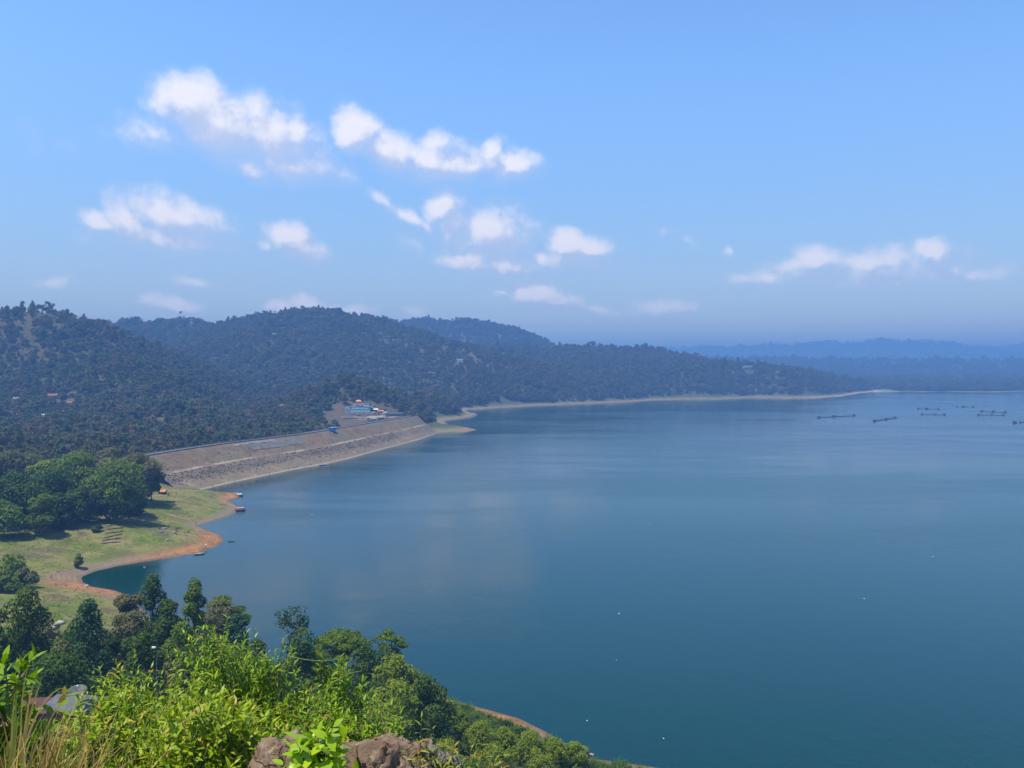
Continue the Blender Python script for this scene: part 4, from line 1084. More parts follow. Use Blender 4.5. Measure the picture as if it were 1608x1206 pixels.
bush('leafy_bush', 'small bright bush growing behind the top of the boulder', 'bush', 590, 1132, 5.4, (.17, .2, .34), 110, 11, M['bush_leaf'], LEAF_LANCE, 6, group=GBSH, n_obj=100, leafL=(.04, .075),
     extra=[(622, 1114, 5.4, .14), (575, 1122, 5.4, .1)])
bush('leafy_bush', 'dull green bush with small leaves in the shade behind the boulder', 'bush', 530, 1060, 7.5, (.28, .3, .9), 200, 12, M['leaf_mid'], LEAF_OVAL, 7, group=GBSH, n_obj=80, leafL=(.05, .08))
bush('leafy_bush', 'bush of broad leaves at the left picture edge behind the reeds', 'bush', 0, 1052, 4.2, (.20, .3, .8), 150, 9, M['bush_leaf'], LEAF_OVAL, 8, group=GBSH, n_obj=120, leafL=(.07, .11), extra=[(40, 1040, 4.2, .16)])
bush('broad_leaved_plant', 'yellow green plant with large oval leaves in front of the boulders', 'plant', 496, 1160, 3.75, (.095, .10, .2), 40, 7, M['broad_leaf'], LEAF_BROAD, 9, n_obj=220, leafL=(.065, .10), pitch=76, grav=.85, Lr=(.06, .11))
for k, (px, py, D, n, hgt) in enumerate([(662, 1180, 4.1, 16, .12), (692, 1170, 4.2, 14, .16), (730, 1192, 4.0, 8, .1), (752, 1190, 4.1, 7, .1), (790, 1190, 4.2, 4, .1), (640, 1190, 4.0, 10, .1)]):
    bush('yellowing_plant', ['withering yellow and red plant in front of the grey boulder', 'tallest withering plant with hanging yellow leaves beside the grey boulder', 'small withering plant right of the grey boulder at the bottom edge', 'thin withering plant second from the last at the bottom edge', 'single withering shoot furthest from the boulders at the bottom edge', 'withering plant at the foot of the brown boulder'][k], 'plant', px, py + 8, D, (.06 if n > 9 else .03, .06, .2), n, 10, M['dying_leaf'], LEAF_DROOP, 20 + k, group='withering plants along the boulders', n_obj=60, leafL=(.035, .06), up=2.0, grav=1.1)
# boulders
def boulder_mat(name, c1, c2, c3):
    m, N = mat(name); t = N.new('ShaderNodeTexCoord'); P = t.outputs['Object']
    n1 = N.noise(P, 3.0, 8, .65); n2 = N.noise(P, 11, 8, .7); n3 = N.noise(P, 60, 4, .6)
    col = N.mix(N.smooth(n1, .32, .66), c1, c2)
    col = N.mix(N.smooth(n2, .52, .68), col, c3)
    col = N.mix(N.math('MULTIPLY', N.smooth(n3, .5, .7), .5), col, tuple(v * .5 for v in c1))
    vor = N.new('ShaderNodeTexVoronoi', feature='DISTANCE_TO_EDGE', ins={'Vector': N.new('ShaderNodeVectorMath', operation='ADD', ins={0: P, 1: N.new('ShaderNodeTexNoise', ins={'Vector': P, 'Scale': 4.0}).outputs['Color']}).outputs[0], 'Scale': 2.2})
    crack = N.math('SUBTRACT', 1.0, N.smooth(vor.outputs[0], .0, .03))
    col = N.mix(N.math('MULTIPLY', crack, .5), col, (.03, .022, .018))
    b = N.new('ShaderNodeBsdfPrincipled', ins={'Base Color': col, 'Roughness': .92, 'Specular IOR Level': .15})
    bp = N.new('ShaderNodeBump', ins={'Strength': .9, 'Distance': .03, 'Height': N.math('ADD', N.math('ADD', n2, N.math('MULTIPLY', n3, .35)), N.math('MULTIPLY', crack, -.5))})
    N.l.new(bp.outputs[0], b.inputs['Normal']); finish(N, b.outputs[0]); return m
M['boulder_brown'] = boulder_mat('boulder_brown', (.135, .090, .060), (.25, .175, .118), (.32, .26, .19))
M['boulder_grey'] = boulder_mat('boulder_grey', (.13, .115, .105), (.23, .20, .185), (.32, .30, .28))
from mathutils import noise as mnoise
def boulder(name, label, px, pyt, D, rad, seed, m_, group, rot=0.0):
    top = at_depth(px, pyt, D); c = Vector((top.x, D, top.z - rad[2] * .96))
    b = bmesh.new(); bmesh.ops.create_icosphere(b, subdivisions=6, radius=1)
    for v in b.verts:
        p = v.co.copy(); o = Vector((seed * 3.7, seed * 1.3, 0))
        # flat facets first, then lumps and grain
        q = p + o
        f_ = 1 + .20 * (mnoise.noise(q * 1.3)) + .12 * mnoise.noise(q * 2.9) + .05 * mnoise.noise(q * 6.5) + .03 * mnoise.noise(q * 14) + .016 * mnoise.noise(q * 34)
        r1 = abs(mnoise.noise(q * 2.1 + Vector((5, 2, 9))))
        w_ = mnoise.voronoi(q * 1.7)[0]; f_ += .16 * (w_[1] - w_[0] - .25)
        f_ -= .10 * max(0, .12 - r1) / .12
        v.co = Vector((p.x * rad[0], p.y * rad[1], p.z * rad[2])) * f_
        if v.co.z > rad[2] * .8: v.co.z = rad[2] * .8 + (v.co.z - rad[2] * .8) * .7
    me = bpy.data.meshes.new(name); b.to_mesh(me); b.free(); me.materials.append(m_)
    me.polygons.foreach_set('use_smooth', np.ones(len(me.polygons), bool))
    o = obj(name, me, None, c); o.rotation_euler = (0, 0, rot); tag(o, label, 'boulder', group); return o
GR = 'boulders at the edge of the lookout'
boulder('boulder', 'largest brown boulder with cracks and dry leaves on it', 602, 1150, 4.1, (.31, .34, .45), 1, M['boulder_brown'], GR)
boulder('boulder', 'dark brown boulder behind the broad leaved plant', 447, 1156, 4.25, (.19, .25, .34), 2, M['boulder_brown'], GR, .6)
boulder('boulder', 'grey rounded boulder right behind the brown one', 668, 1164, 4.35, (.115, .14, .25), 3, M['boulder_grey'], GR)
boulder('boulder', 'small grey stone lowest on the lake side of the boulders', 706, 1184, 4.3, (.07, .1, .14), 4, M['boulder_grey'], GR)
# dry leaves lying on the brown boulder
M['dry_leaf'] = leaf_mat('dry_leaf', (.30, .07, .025), (.42, .20, .06), (.36, .12, .04), .2, .6, .2)
bpy.context.view_layer.update()
dg = bpy.context.evaluated_depsgraph_get()
brown = [o for o in scene.objects if o.name == 'boulder'][0]
dm = mesh_np('dry_leaf', *[LEAF_OVAL[0] * np.array((1, 1, -1.6)), LEAF_OVAL[1]], (M['dry_leaf'],), True)
for k in range(34):
    px = random.choice([random.gauss(545, 9), random.gauss(598, 9), random.gauss(575, 22), random.gauss(655, 6)]); py = random.uniform(1120, 1178)
    d = ray(px, py); ok, loc, nn, _, ob, _ = scene.ray_cast(dg, Vector((0, 0, CAM_H)), d)
    if not ok or ob.name != brown.name: continue
    o = bpy.data.objects.new('dry_leaf', dm); COL.objects.link(o)
    o.location = loc + nn * .006; o.rotation_mode = 'QUATERNION'
    o.rotation_quaternion = nn.to_track_quat('Z', 'Y') @ Quaternion((0, 0, 1), random.uniform(0, 6.28)); s = random.uniform(.016, .03); o.scale = (s, s, s)
    tag(o, 'curled red brown dry leaf lying on the largest boulder', 'dry leaf', 'dry leaves on the largest boulder')
# reeds at the left edge
def blade_strip(pts, w0, tw=0.0):
    V = []; Fs = []
    n = len(pts)
    for i, p in enumerate(pts):
        t = (Vector(pts[min(i + 1, n - 1)]) - Vector(pts[max(i - 1, 0)])).normalized()
        s = t.cross(Vector((math.sin(tw), -1, .2))).normalized(); w = w0 * (1 - (i / (n - 1)) ** 1.6) + .0006
        V += [Vector(p) - s * w, Vector(p) + s * w]
        if i: a = 2 * (i - 1); Fs.append((a, a + 1, a + 3, a + 2))
    return V, Fs
M['reed_dry'] = leaf_mat('reed_dry', (.36, .24, .06), (.52, .40, .14), (.40, .26, .07), .3, .5, .3)
M['reed_green'] = leaf_mat('reed_green', (.16, .26, .025), (.26, .36, .05), (.22, .3, .05), .35, .4, .4)
M['reed_brown'] = leaf_mat('reed_brown', (.22, .13, .045), (.36, .24, .08), (.28, .17, .06), .25, .6, .2)
def reed_curve(root, top, arch, n=9):
    """rises from the root and arches over to the tip"""
    r0, r1 = Vector(root), Vector(top); mid = r0.lerp(r1, .55) + Vector(arch)
    return [(r0 * (1 - t) * (1 - t) + mid * 2 * t * (1 - t) + r1 * t * t) for t in np.linspace(0, 1, n)]
def reeds(name, label, px, D, specs, group, nrand, seed, mats_, wide):
    r_ = np.random.default_rng(seed)
    b = at_depth(px, 1206, D); z = hz(b.x, b.y); base = Vector((b.x, b.y, z)); root = empty(name, base); tag(root, label, 'reeds', group)
    for (p0, p1, arch, w, mk) in specs:
        a = at_depth(p0[0], p0[1], D) - base; e = at_depth(p1[0], p1[1], D) - base
        V, Fs = blade_strip(reed_curve(a, e, arch), w); obj('blade', mesh_np('blade', V, Fs, (M[mk],), True), root)
    VV = {k: MB() for k in mats_}
    cnt = 0
    for k in range(nrand):
        a = Vector((r_.normal(0, wide), r_.normal(0, .14), max(0.0, at_depth(px, 1290, D).z - z - .2)))
        hgt = r_.uniform(.3, .9) * (at_depth(px, 1118, D).z - z - a.z)
        e = a + Vector((r_.normal(.05, .12), r_.normal(0, .14), hgt)); ar = Vector((r_.normal(0, .05), 0, r_.uniform(.02, .16)))
        mk = mats_[int(r_.integers(0, len(mats_)))]
        V, Fs = blade_strip(reed_curve(a, e, ar, 7), r_.uniform(.0025, .006), r_.uniform(-1.5, 1.5))
        if cnt < 70: cnt += 1; obj('blade', mesh_np('blade', V, Fs, (M[mk],), True), root)
        else: VV[mk].add(V, Fs)
    for mk, q in VV.items():
        if q.v: o = q.build('blades', M[mk], root, True); o['kind'] = 'stuff'
    return root
RD = 'reed tufts at the left edge'
reeds('reed_tuft', 'tall golden reed tuft with arching seed heads at the left edge', 38, 3.7, [
 ((22, 1190), (26, 1080), (0, 0, .02), .007, 'reed_green'), ((18, 1195), (24, 1085), (-.01, 0, 0), .006, 'reed_dry'), ((34, 1200), (44, 1045), (-.03, 0, .03), .004, 'reed_dry'),
 ((30, 1190), (66, 1064), (0, 0, .05), .004, 'reed_dry'), ((32, 1190), (62, 1078), (.0, 0, .04), .004, 'reed_dry'), ((32, 1195), (102, 1080), (-.02, 0, .14), .0045, 'reed_dry'),
 ((36, 1200), (54, 1068), (-.02, 0, .03), .006, 'reed_dry'), ((14, 1206), (30, 1120), (0, 0, .0), .009, 'reed_green'), ((60, 1215), (150, 1185), (.02, 0, .26), .0055, 'reed_brown'), ((64, 1215), (144, 1182), (.0, 0, .24), .007, 'reed_dry'), ((58, 1190), (100, 1100), (-.01, 0, .06), .004, 'reed_dry')], RD, 240, 71, ['reed_dry', 'reed_brown', 'reed_green'], .13)
reeds('reed_tuft', 'dry brown reed tuft at the bottom left corner', 8, 3.4, [], RD, 260, 72, ['reed_brown', 'reed_dry', 'reed_brown'], .16)
reeds('reed_tuft', 'low golden reeds between the tall tuft and the bushes', 92, 3.9, [((60, 1215), (128, 1146), (0, 0, .0), .006, 'reed_green'), ((90, 1212), (152, 1186), (0, 0, .02), .005, 'reed_green'), ((80, 1206), (118, 1142), (0, 0, .02), .003, 'reed_dry')], RD, 120, 73, ['reed_brown', 'reed_dry', 'reed_green'], .13)
# vine shoots that reach out of the bushes
for k, (a, q, e, D, lab) in enumerate([((452, 1030), (510, 1038), (541, 1026), 5.8, 'thin vine shoot curling out of the tallest bush'), ((505, 1088), (540, 1062), (570, 1054), 5.5, 'thin vine shoot rising over the bush left of the boulder'), ((300, 1012), (318, 996), (322, 1006), 5.7, 'hooked vine shoot above the crest of the tallest bush')]):
    A, B, E = at_depth(*a, D), at_depth(*q, D), at_depth(*e, D)
    pts = [A * (1 - t) ** 2 + (B * 2 - (A + E) * .5) * 2 * t * (1 - t) + E * t * t for t in np.linspace(0, 1, 12)]
    tag(MB().tube(pts, [.004 - .0025 * i / 11 for i in range(12)], 5).build('vine_shoot', M['twig_green'], None, True), lab, 'vine', 'vine shoots')
# ------------------------------------------------------------------ things on and round the lake
M['white'] = paint('white_paint', (.78, .78, .76), .5, .08, 1.5)
M['red'] = paint('red_paint', (.62, .05, .045), .45, .12, 1.5)
M['pinkred'] = paint('faded_red_paint', (.72, .16, .14), .5, .12, 1.5)
M['blue'] = paint('blue_paint', (.035, .12, .48), .45, .15, 1.2)
M['skyblue'] = paint('light_blue_paint', (.16, .42, .68), .5, .12, 1.2)
M['turq'] = paint('turquoise_board', (.03, .36, .46), .5, .08, .3)
M['orange'] = paint('orange_tile', (.62, .21, .075), .8, .25, 1.2)
M['orange2'] = paint('orange_paint', (.78, .26, .06), .6, .15, 1.2)
M['maroon'] = paint('maroon_sheet', (.19, .055, .05), .6, .25, 1.0)
M['zinc'] = paint('grey_sheet', (.17, .18, .19), .6, .3, 1.2, metal=.1)
M['dark'] = paint('dark_timber', (.045, .038, .035), .8, .3, 2)
M['timber'] = paint('weathered_timber', (.18, .135, .10), .85, .25, 2)
M['cream'] = paint('cream_wall', (.62, .57, .48), .8, .12, .6)
M['glass'] = paint('dark_window', (.02, .025, .03), .15, .1, 1, spec=.6)
M['black'] = paint('black_rubber', (.02, .02, .02), .8, .1, 3)
M['skin'] = paint('skin', (.30, .17, .11), .6, .05, 3)
M['tan'] = paint('tan_hull', (.50, .36, .26), .7, .2, 1)
M['brick_wall'] = paint('brick_wall', (.20, .13, .10), .9, .25, 1.0)
M['village_tile'] = paint('village_tile', (.26, .11, .06), .85, .25, 1.0)
M['village_wall'] = paint('village_wall', (.30, .27, .22), .85, .2, 1.0)
M['foam'] = paint('float_foam', (.80, .80, .80), .6, .05, 3)

def boat(name, label, px, py, L, W_, Hh, head, hull_m, in_m, group=None, roof=None, seats=2, roof_h=1.25):
    p = on_z(px, py, 0); t = empty(name, (p.x, p.y, -.08), head); tag(t, label, 'boat', group)
    st = np.linspace(-1, 1, 11); outer = []; inner = []
    for s in st:
        w = W_ / 2 * (1 - max(0, s) ** 2.4 * .97) * (1 - max(0, -s) ** 4 * .35); sh = Hh * (1 + .35 * max(0, s) ** 2 + .12 * max(0, -s) ** 2); keel = .12 * max(0, abs(s) - .5) * Hh
        outer.append([Vector((s * L / 2, y * w, z)) for y, z in ((-1, sh), (-.86, sh * .45), (-.5, keel), (.5, keel), (.86, sh * .45), (1, sh))])
        inner.append([Vector((s * L / 2 * .97, y * w * .92, z)) for y, z in ((-1, sh), (-.82, sh * .5), (-.45, keel + .12 * Hh), (.45, keel + .12 * Hh), (.82, sh * .5), (1, sh))])
    mb = MB(); mb.loft(outer, False, False); n = len(outer)
    mb.loft([[o_[0], i_[0]] for o_, i_ in zip(outer, inner)], False); mb.loft([[o_[-1], i_[-1]] for o_, i_ in zip(outer, inner)], False)
    mb.add(outer[0] + [Vector((v.x, v.y, v.z)) for v in inner[0]], [(k, k + 1, k + 7, k + 6) for k in range(5)])
    mb.build('hull', hull_m, t, True)
    mb = MB(); mb.loft(inner, False, False); mb.build('inside', in_m, t, True)
    for k in range(seats):
        MB().box(((k - (seats - 1) / 2) * L / (seats + 1.2), 0, Hh * .72), (.24, W_ * .82, .05)).build('seat', M['timber'], t)
    if roof:
        for sx in (-1, 1):
            for sy in (-1, 1): MB().tube([(sx * L * .24, sy * W_ * .40, Hh * .5), (sx * L * .24, sy * W_ * .40, Hh + roof_h)], .035, 5).build('roof_post', M['dark'], t)
        r_ = [[Vector((x, y * W_ * .56, Hh + roof_h + .22 * (1 - y * y) + .0)) for y in (-1, -.5, 0, .5, 1)] + [Vector((x, y * W_ * .56, Hh + roof_h + .22 * (1 - y * y) - .06)) for y in (1, .5, 0, -.5, -1)] for x in (-L * .33, L * .33)]
        MB().loft(r_).build('roof', roof, t)
    return t
G_B = 'boats drawn up along the near shore'
boat('covered_boat', 'red boat with a bright red canopy moored off the point', 377, 802.5, 5.6, 1.7, .75, .35, M['red'], M['dark'], G_B, roof=M['pinkred'])
boat('covered_boat', 'boat with a pink and white awning lying at the tip of the far orange spit', 376, 779.5, 4.4, 1.5, .6, .25, M['pinkred'], M['timber'], G_B, roof=M['white'], roof_h=1.0)
boat('rowing_boat', 'small pinkish rowing boat on the sand of the far orange spit', 368, 780, 3.2, 1.1, .5, .1, M['pinkred'], M['white'], G_B)
boat('rowing_boat', 'tiny white rowing boat floating above the far orange spit', 370, 775, 2.4, 1.0, .5, .1, M['white'], M['white'], G_B)
boat('rowing_boat', 'white rowing boat floating just off the orange tip', 363.5, 850, 3.0, 1.15, .6, .1, M['white'], M['timber'], G_B)
boat('flat_boat', 'tan flat boat lying at the edge of the orange bank', 313, 870.5, 4.3, 1.6, .5, .45, M['tan'], M['tan'], G_B)
boat('rowing_boat', 'small grey rowing boat at the brown bank of the cove', 247.5, 875.8, 3.0, 1.0, .45, .7, M['zinc'], M['timber'], G_B)
boat('rowing_boat', 'blue rowing boat moored at the foot of the dam', 505, 730.6, 5.5, 1.6, .6, .5, M['skyblue'], M['skyblue'])
# small white floats on the open water
for k, (px, py, s, lab) in enumerate([(972, 963.5, .42, 'white float alone near the centre of the lake'), (922, 1131.5, .26, 'white float nearest the orange strip'), (1042, 1159.5, .26, 'white float lowest on the water at the bottom'), (968, 1036, .16, 'faint small float below the central one'), (490, 808, .34, 'white float on the water before the middle of the dam'), (1357, 940, .32, 'white float far out on the right side'), (1465, 874, .34, 'white float furthest right on the open water'), (1021, 824, .3, 'faint float on the calm mid lake'), (648, 713, .6, 'white float before the right part of the dam'), (732, 730, .5, 'white float beyond the red islet'), (660, 753.5, .4, 'faint float on the wind streak before the dam')]):
    s *= .48; p = on_z(px, py); t = empty('float', (p.x, p.y, 0)); tag(t, lab, 'float', 'small floats on the water')
    mb = MB(); mb.loft([[Vector((math.cos(a) * r_, math.sin(a) * r_, z)) for a in np.linspace(0, 2 * math.pi, 9)[:-1]] for r_, z in ((s * .3, -s * .5), (s, -s * .35), (s * 1.1, 0), (s, s * .4), (s * .4, s * .6))]); mb.build('body', M['foam'], t, True)
    MB().tube([(0, 0, s * .55), (0, 0, s * .95)], s * .12, 5).build('ring', M['dark'], t)
# fish rafts
def raft(px0, py0, px1, py1, label, hut, ends=(1, 1)):
    a, b = on_z(px0, py0), on_z(px1, py1); L = (b - a).length; t = empty('fish_raft', (a + b) / 2 + Vector((0, 0, 0)), math.atan2(b.y - a.y, b.x - a.x)); tag(t, label, 'fish raft', 'floating fish rafts at the far side')
    Wd = 6.0; n = max(3, int(L / 9))
    for s in (-1, 0, 1): MB().box((0, s * Wd / 2, .42), (L, .55, .28)).build('walkway', M['dark'], t)
    for k in range(n + 1): MB().box((-L / 2 + L * k / n, 0, .40), (.5, Wd - .3, .24)).build('crossbeam', M['dark'], t)
    for k in range(n): MB().tube([(-L / 2 + L * (k + .5) / n - 1.6, -Wd / 2 - .1, .12), (-L / 2 + L * (k + .5) / n + 1.6, -Wd / 2 - .1, .12)], .38, 8).build('drum', M['dark'] if k % 3 else M['blue'], t)
    def shed(x, w, h, mm, rm):
        MB().box((x, 0, .56 + h / 2), (w, 3.0, h)).build('shed', mm, t)
        MB().loft([[Vector((x + sx * (w / 2 + .4), y, .56 + h + z)) for y, z in ((-2.1, 0), (0, .9), (2.1, 0), (2.1, -.12), (0, .78), (-2.1, -.12))] for sx in (-1, 1)]).build('shed_roof', rm, t)
    if ends[0]: shed(-L / 2 + 1.6, 2.6, 1.7, M['dark'], M['timber'])
    if ends[1]: shed(L / 2 - 1.6, 2.4, 1.5, M['timber'], M['dark'])
    shed(L * hut[0], 3.6, 1.3, hut[1], M['dark'])
    for k in range(0, n + 1, 2): MB().tube([(-L / 2 + L * k / n, Wd / 2, .4), (-L / 2 + L * k / n, Wd / 2, 2.2)], .09, 5).build('post', M['dark'], t)
    return t
raft(1285, 656, 1342, 653, 'longest fish raft, furthest left of the rafts', (-.08, M['dark']))
raft(1373, 661.5, 1406, 656.5, 'slanting fish raft with one pale shed at its near end', (.05, M['timber']))
raft(1441, 641.8, 1475, 642.8, 'fish raft behind the one with a white shed, left pair', (-.08, M['dark']))
raft(1446, 651.2, 1485, 651.8, 'fish raft with a white shed in the left pair', (.06, M['white']))
raft(1501, 638.8, 1530, 639.5, 'faintest and most distant fish raft', (-.1, M['timber']))
raft(1540, 646, 1580, 648, 'fish raft with a taller shed at its right end, behind its neighbour', (.0, M['dark']))
raft(1535, 652, 1577, 652.5, 'fish raft with a small white shed in front of its neighbour', (.02, M['white']))
raft(1592, 664, 1612, 663, 'bulky raft with a pale shed at the right picture edge', (-.1, M['white']))
# the sign on the cut bank
SG = ground_at(561, 1078); sgz = at_depth(561, 648.3, 1078).z
sign = empty('sign', (SG.x, SG.y, sgz), R(-2)); tag(sign, 'turquoise sign with two rows of white capital letters above the dam', 'sign')
SWd = 41 / F * 1078; SHt = 9.6 / F * 1078
MB().box((0, 0, SHt / 2), (SWd, .5, SHt)).build('board', M['turq'], sign)
MB().box((0, -.30, SHt + .05), (SWd + .3, .25, .25)).build('frame', M['white'], sign); MB().box((0, -.30, -.05), (SWd + .3, .25, .25)).build('frame', M['white'], sign)
for k in range(6): MB().box((-SWd / 2 + SWd * (k + .5) / 6, .45, SHt * .2), (.35, .35, SHt + 9)).build('post', M['zinc'], sign)
def lettering(txt, x, z, h, width):
    cu = bpy.data.curves.new('lettering', 'FONT'); cu.body = txt; cu.size = h / .72; cu.align_x = 'CENTER'; cu.extrude = .08; cu.offset = .03 * h
    o = bpy.data.objects.new('lettering', cu); COL.objects.link(o); bpy.context.view_layer.update()
    me = bpy.data.meshes.new_from_object(o.evaluated_get(bpy.context.evaluated_depsgraph_get())); COL.objects.unlink(o); bpy.data.objects.remove(o)
    xs = [v.co.x for v in me.vertices]; k = width / (max(xs) - min(xs))
    for v in me.vertices: v.co = Vector((v.co.x * k, v.co.y, v.co.z))
    me.materials.clear(); me.materials.append(M['white'])
    o = obj('lettering', me, sign, (x, -.36, z)); o.rotation_euler = (R(90), 0, 0)
lettering('BENDUNGAN', SWd * .11, SHt * .60, SHt * .25, SWd * .62)
lettering('WADASLINTANG', SWd * .11, SHt * .17, SHt * .25, SWd * .76)
MB().box((-SWd * .385, -.30, SHt * .55), (SWd * .16, .12, SHt * .62)).build('emblem', M['white'], sign)
for sx in (-.44, -.335): MB().box((SWd * sx, -.39, SHt * .5), (SWd * .045, .08, SHt * .5)).build('emblem_band', M['orange2'], sign)
MB().loft([[Vector((-SWd * .387 + math.cos(a) * SHt * .12, y, SHt * .55 + math.sin(a) * SHt * .22)) for a in np.linspace(0, 6.283, 13)[:-1]] for y in (-.34, -.44)]).build('emblem_disc', M['maroon'], sign)
# buildings
def house(name, label, p, w, dpt, h, rz, wall, roof, group=None, cat='house', rise=None, eave=.5, n_win=2, hip=False):
    t = empty(name, p, rz); tag(t, label, cat, group); rise = rise or dpt * .3
    MB().box((0, 0, h / 2 - .6), (w, dpt, h + 1.2)).build('walls', wall, t)
    y = dpt / 2 + eave; x = w / 2 + eave; rx = x * (.45 if hip else 1)
    V = [Vector(v) for v in ((-x, -y, h - .1), (x, -y, h - .1), (x, y, h - .1), (-x, y, h - .1), (-rx, 0, h + rise), (rx, 0, h + rise), (-x, -y, h - .25), (x, -y, h - .25), (x, y, h - .25), (-x, y, h - .25))]
    MB().add(V, [(0, 1, 5, 4), (2, 3, 4, 5), (1, 2, 5), (3, 0, 4), (9, 8, 7, 6), (0, 6, 7, 1), (1, 7, 8, 2), (2, 8, 9, 3), (3, 9, 6, 0)]).build('roof', roof, t)
    MB().box((0, -dpt / 2 - .03, 1.0), (.9, .08, 2.0)).build('door', M['timber'], t)
    for k in range(n_win):
        MB().box(((-1) ** k * w * .3, -dpt / 2 - .03, 1.6), (min(1.3, w * .2), .08, 1.1)).build('window', M['glass'], t)
    return t
def on_hill(px, py, lift=0): return hit(px, py, lift)
HV = 'village houses among the trees on the hillside'
for px, py, w, h, wl, rf, lab in VILLAGE:
    q = on_hill(px, py, 3); q.z = hz(q.x, q.y) + .8
    house('village_house', lab, q, w, w * .7, h, random.uniform(-.4, .4), M['village_wall' if wl == 'cream' else wl], M['village_tile' if rf == 'orange' else rf], HV)
for px, py, w, lab in FARB:
    q = on_hill(px, py, 6); q.z = hz(q.x, q.y) + 1.0
    house('far_building', lab, q, w, 9, 3.5, .1, M['cream'], M['zinc'], 'pale buildings on the far slope', 'building')
RT_ = 'roofs behind the clump of trees at the left edge'
for px, py, w, wl, rf, lab in [(56, 728, 8, 'cream', 'orange', 'house with an orange roof behind the clump of big trees'), (26, 746, 7, 'white', 'zinc', 'grey roofed house at the left behind the clump'), (76, 742, 9, 'cream', 'zinc', 'house with a pale grey roof in a gap of the clump'), (10, 753, 5, 'cream', 'orange2', 'small hut with a bright orange roof at the left edge'), (14, 743, 7, 'cream', 'zinc', 'second grey roof at the left behind the clump')]:
    q = on_hill(px, py, 4.0); q.z = hz(q.x, q.y) + 1.2
    house('lakeside_house', lab, q, w, w * .75, 3.0, random.uniform(-.3, .3), M[wl], M[rf], RT_)
q = on_hill(575.5, 634, 3); q = ground_at(575.5, 1105); q.z = at_depth(575.5, 636.5, 1105).z
house('white_house', 'small white building above the right end of the turquoise sign', q, 7, 5, 4.0, 0, M['white'], M['dark'], cat='building')
q = ground_at(563, 1105); q.z = at_depth(563, 632.5, 1105).z
house('orange_house', 'orange roofed house above the middle of the turquoise sign', q, 7, 6, 2.0, .2, M['cream'], M['orange2'], hip=True)
# stalls and cars on the lot right of the sign
q = ground_at(598, 1070); LOTZ = at_depth(598, 648.5, 1070).z
def canopy(name, label, px, D, py, w, d, h, roof, cat='stall', group=None):
    p = at_depth(px, py, D); t = empty(name, p); tag(t, label, cat, group)
    for sx in (-1, 1):
        for sy in (-1, 1): MB().tube([(sx * w * .46, sy * d * .45, -6), (sx * w * .46, sy * d * .45, h)], .12, 5).build('post', M['dark'], t)
    MB().loft([[Vector((sx * w / 2, y * d / 2, h + z)) for y, z in ((-1, 0), (0, d * .22), (1, 0), (1, -.15), (0, d * .22 - .15), (-1, -.15))] for sx in (-1, 1)]).build('roof', roof, t)
    MB().box((0, d * .3, 1.0), (w * .8, .2, 2.0)).build('back_wall', M['timber'], t)
    return t
LT = 'stalls on the lot above the dam end'
canopy('stall', 'stall with an orange red roof right of the turquoise sign', 598, 1068, 648, 7.5, 6, 2.0, M['orange'], group=LT)
canopy('stall', 'stall with a dark roof behind the orange red one', 601, 1078, 645.5, 10, 6, 2.2, M['dark'], group=LT)
canopy('stall', 'stall with a white roof left of the orange red one', 590.5, 1074, 645.5, 6, 5, 2.0, M['white'], group=LT)
canopy('long_shelter', 'long low dark blue shelter at the right end of the dam', 619, 1062, 653.2, 22, 6, 3.2, paint('dark_blue_sheet', (.03, .055, .12), .6, .2, .5), cat='shelter')
def car(name, label, p, rz, paint_m, group=None, cat='car', L=4.4, W_=1.75, Hh=1.5, van=False):
    t = empty(name, p, rz); tag(t, label, cat, group)
    prof = [(-.5, .28), (-.5, .62), (-.46, .68), (-.30, .70), (-.20, 1.0), (.22, 1.0), (.40, .70), (.5, .62), (.5, .28)] if not van else [(-.5, .2), (-.5, .62), (-.43, .68), (-.34, 1.0), (.5, 1.0), (.5, .2)]
    MB().loft([[Vector((x * L, y * W_ / 2 * (1 if z < .75 else .86), z * Hh)) for x, z in prof] for y in (-1, 1)]).build('body', paint_m, t)
    for y in (-1, 1): MB().box((.02 * L, y * W_ * .452, Hh * .83), (L * .36, .06, Hh * .2)).build('window', M['glass'], t)
    MB().box((-.27 * L, 0, Hh * .85), (.06, W_ * .75, Hh * .22)).build('windscreen', M['glass'], t)
    for x in (-.31, .31):
        for y in (-1, 1): MB().tube([(x * L, y * W_ * .42, .31), (x * L, y * W_ * .52, .31)], .31, 10).build('wheel', M['black'], t)
    return t
CR = 'vehicles parked above the dam end'
car('parked_car', 'white car parked before the white roofed stall', at_depth(586, 648.6, 1063), .2, M['white'], CR)
car('parked_car', 'white van parked right of the orange red stall', at_depth(604.5, 649.0, 1060), -.1, M['white'], CR, L=5, Hh=2.1, van=True)
car('parked_car', 'pale blue car parked below the orange red stall', at_depth(601, 651.2, 1050), .1, M['skyblue'], CR)
car('parked_car', 'dark car parked beside the sign edge', at_depth(589, 651, 1058), .3, M['dark'], CR)
i_ = int(.57 * (NST - 1)); p = Vector(dam_off(i_, -4.5, 19.73))
car('blue_car', 'blue car driving on the dam crest road below the sign', p, math.atan2(T_[i_][1], T_[i_][0]), M['skyblue'], L=4.6, Hh=1.7)
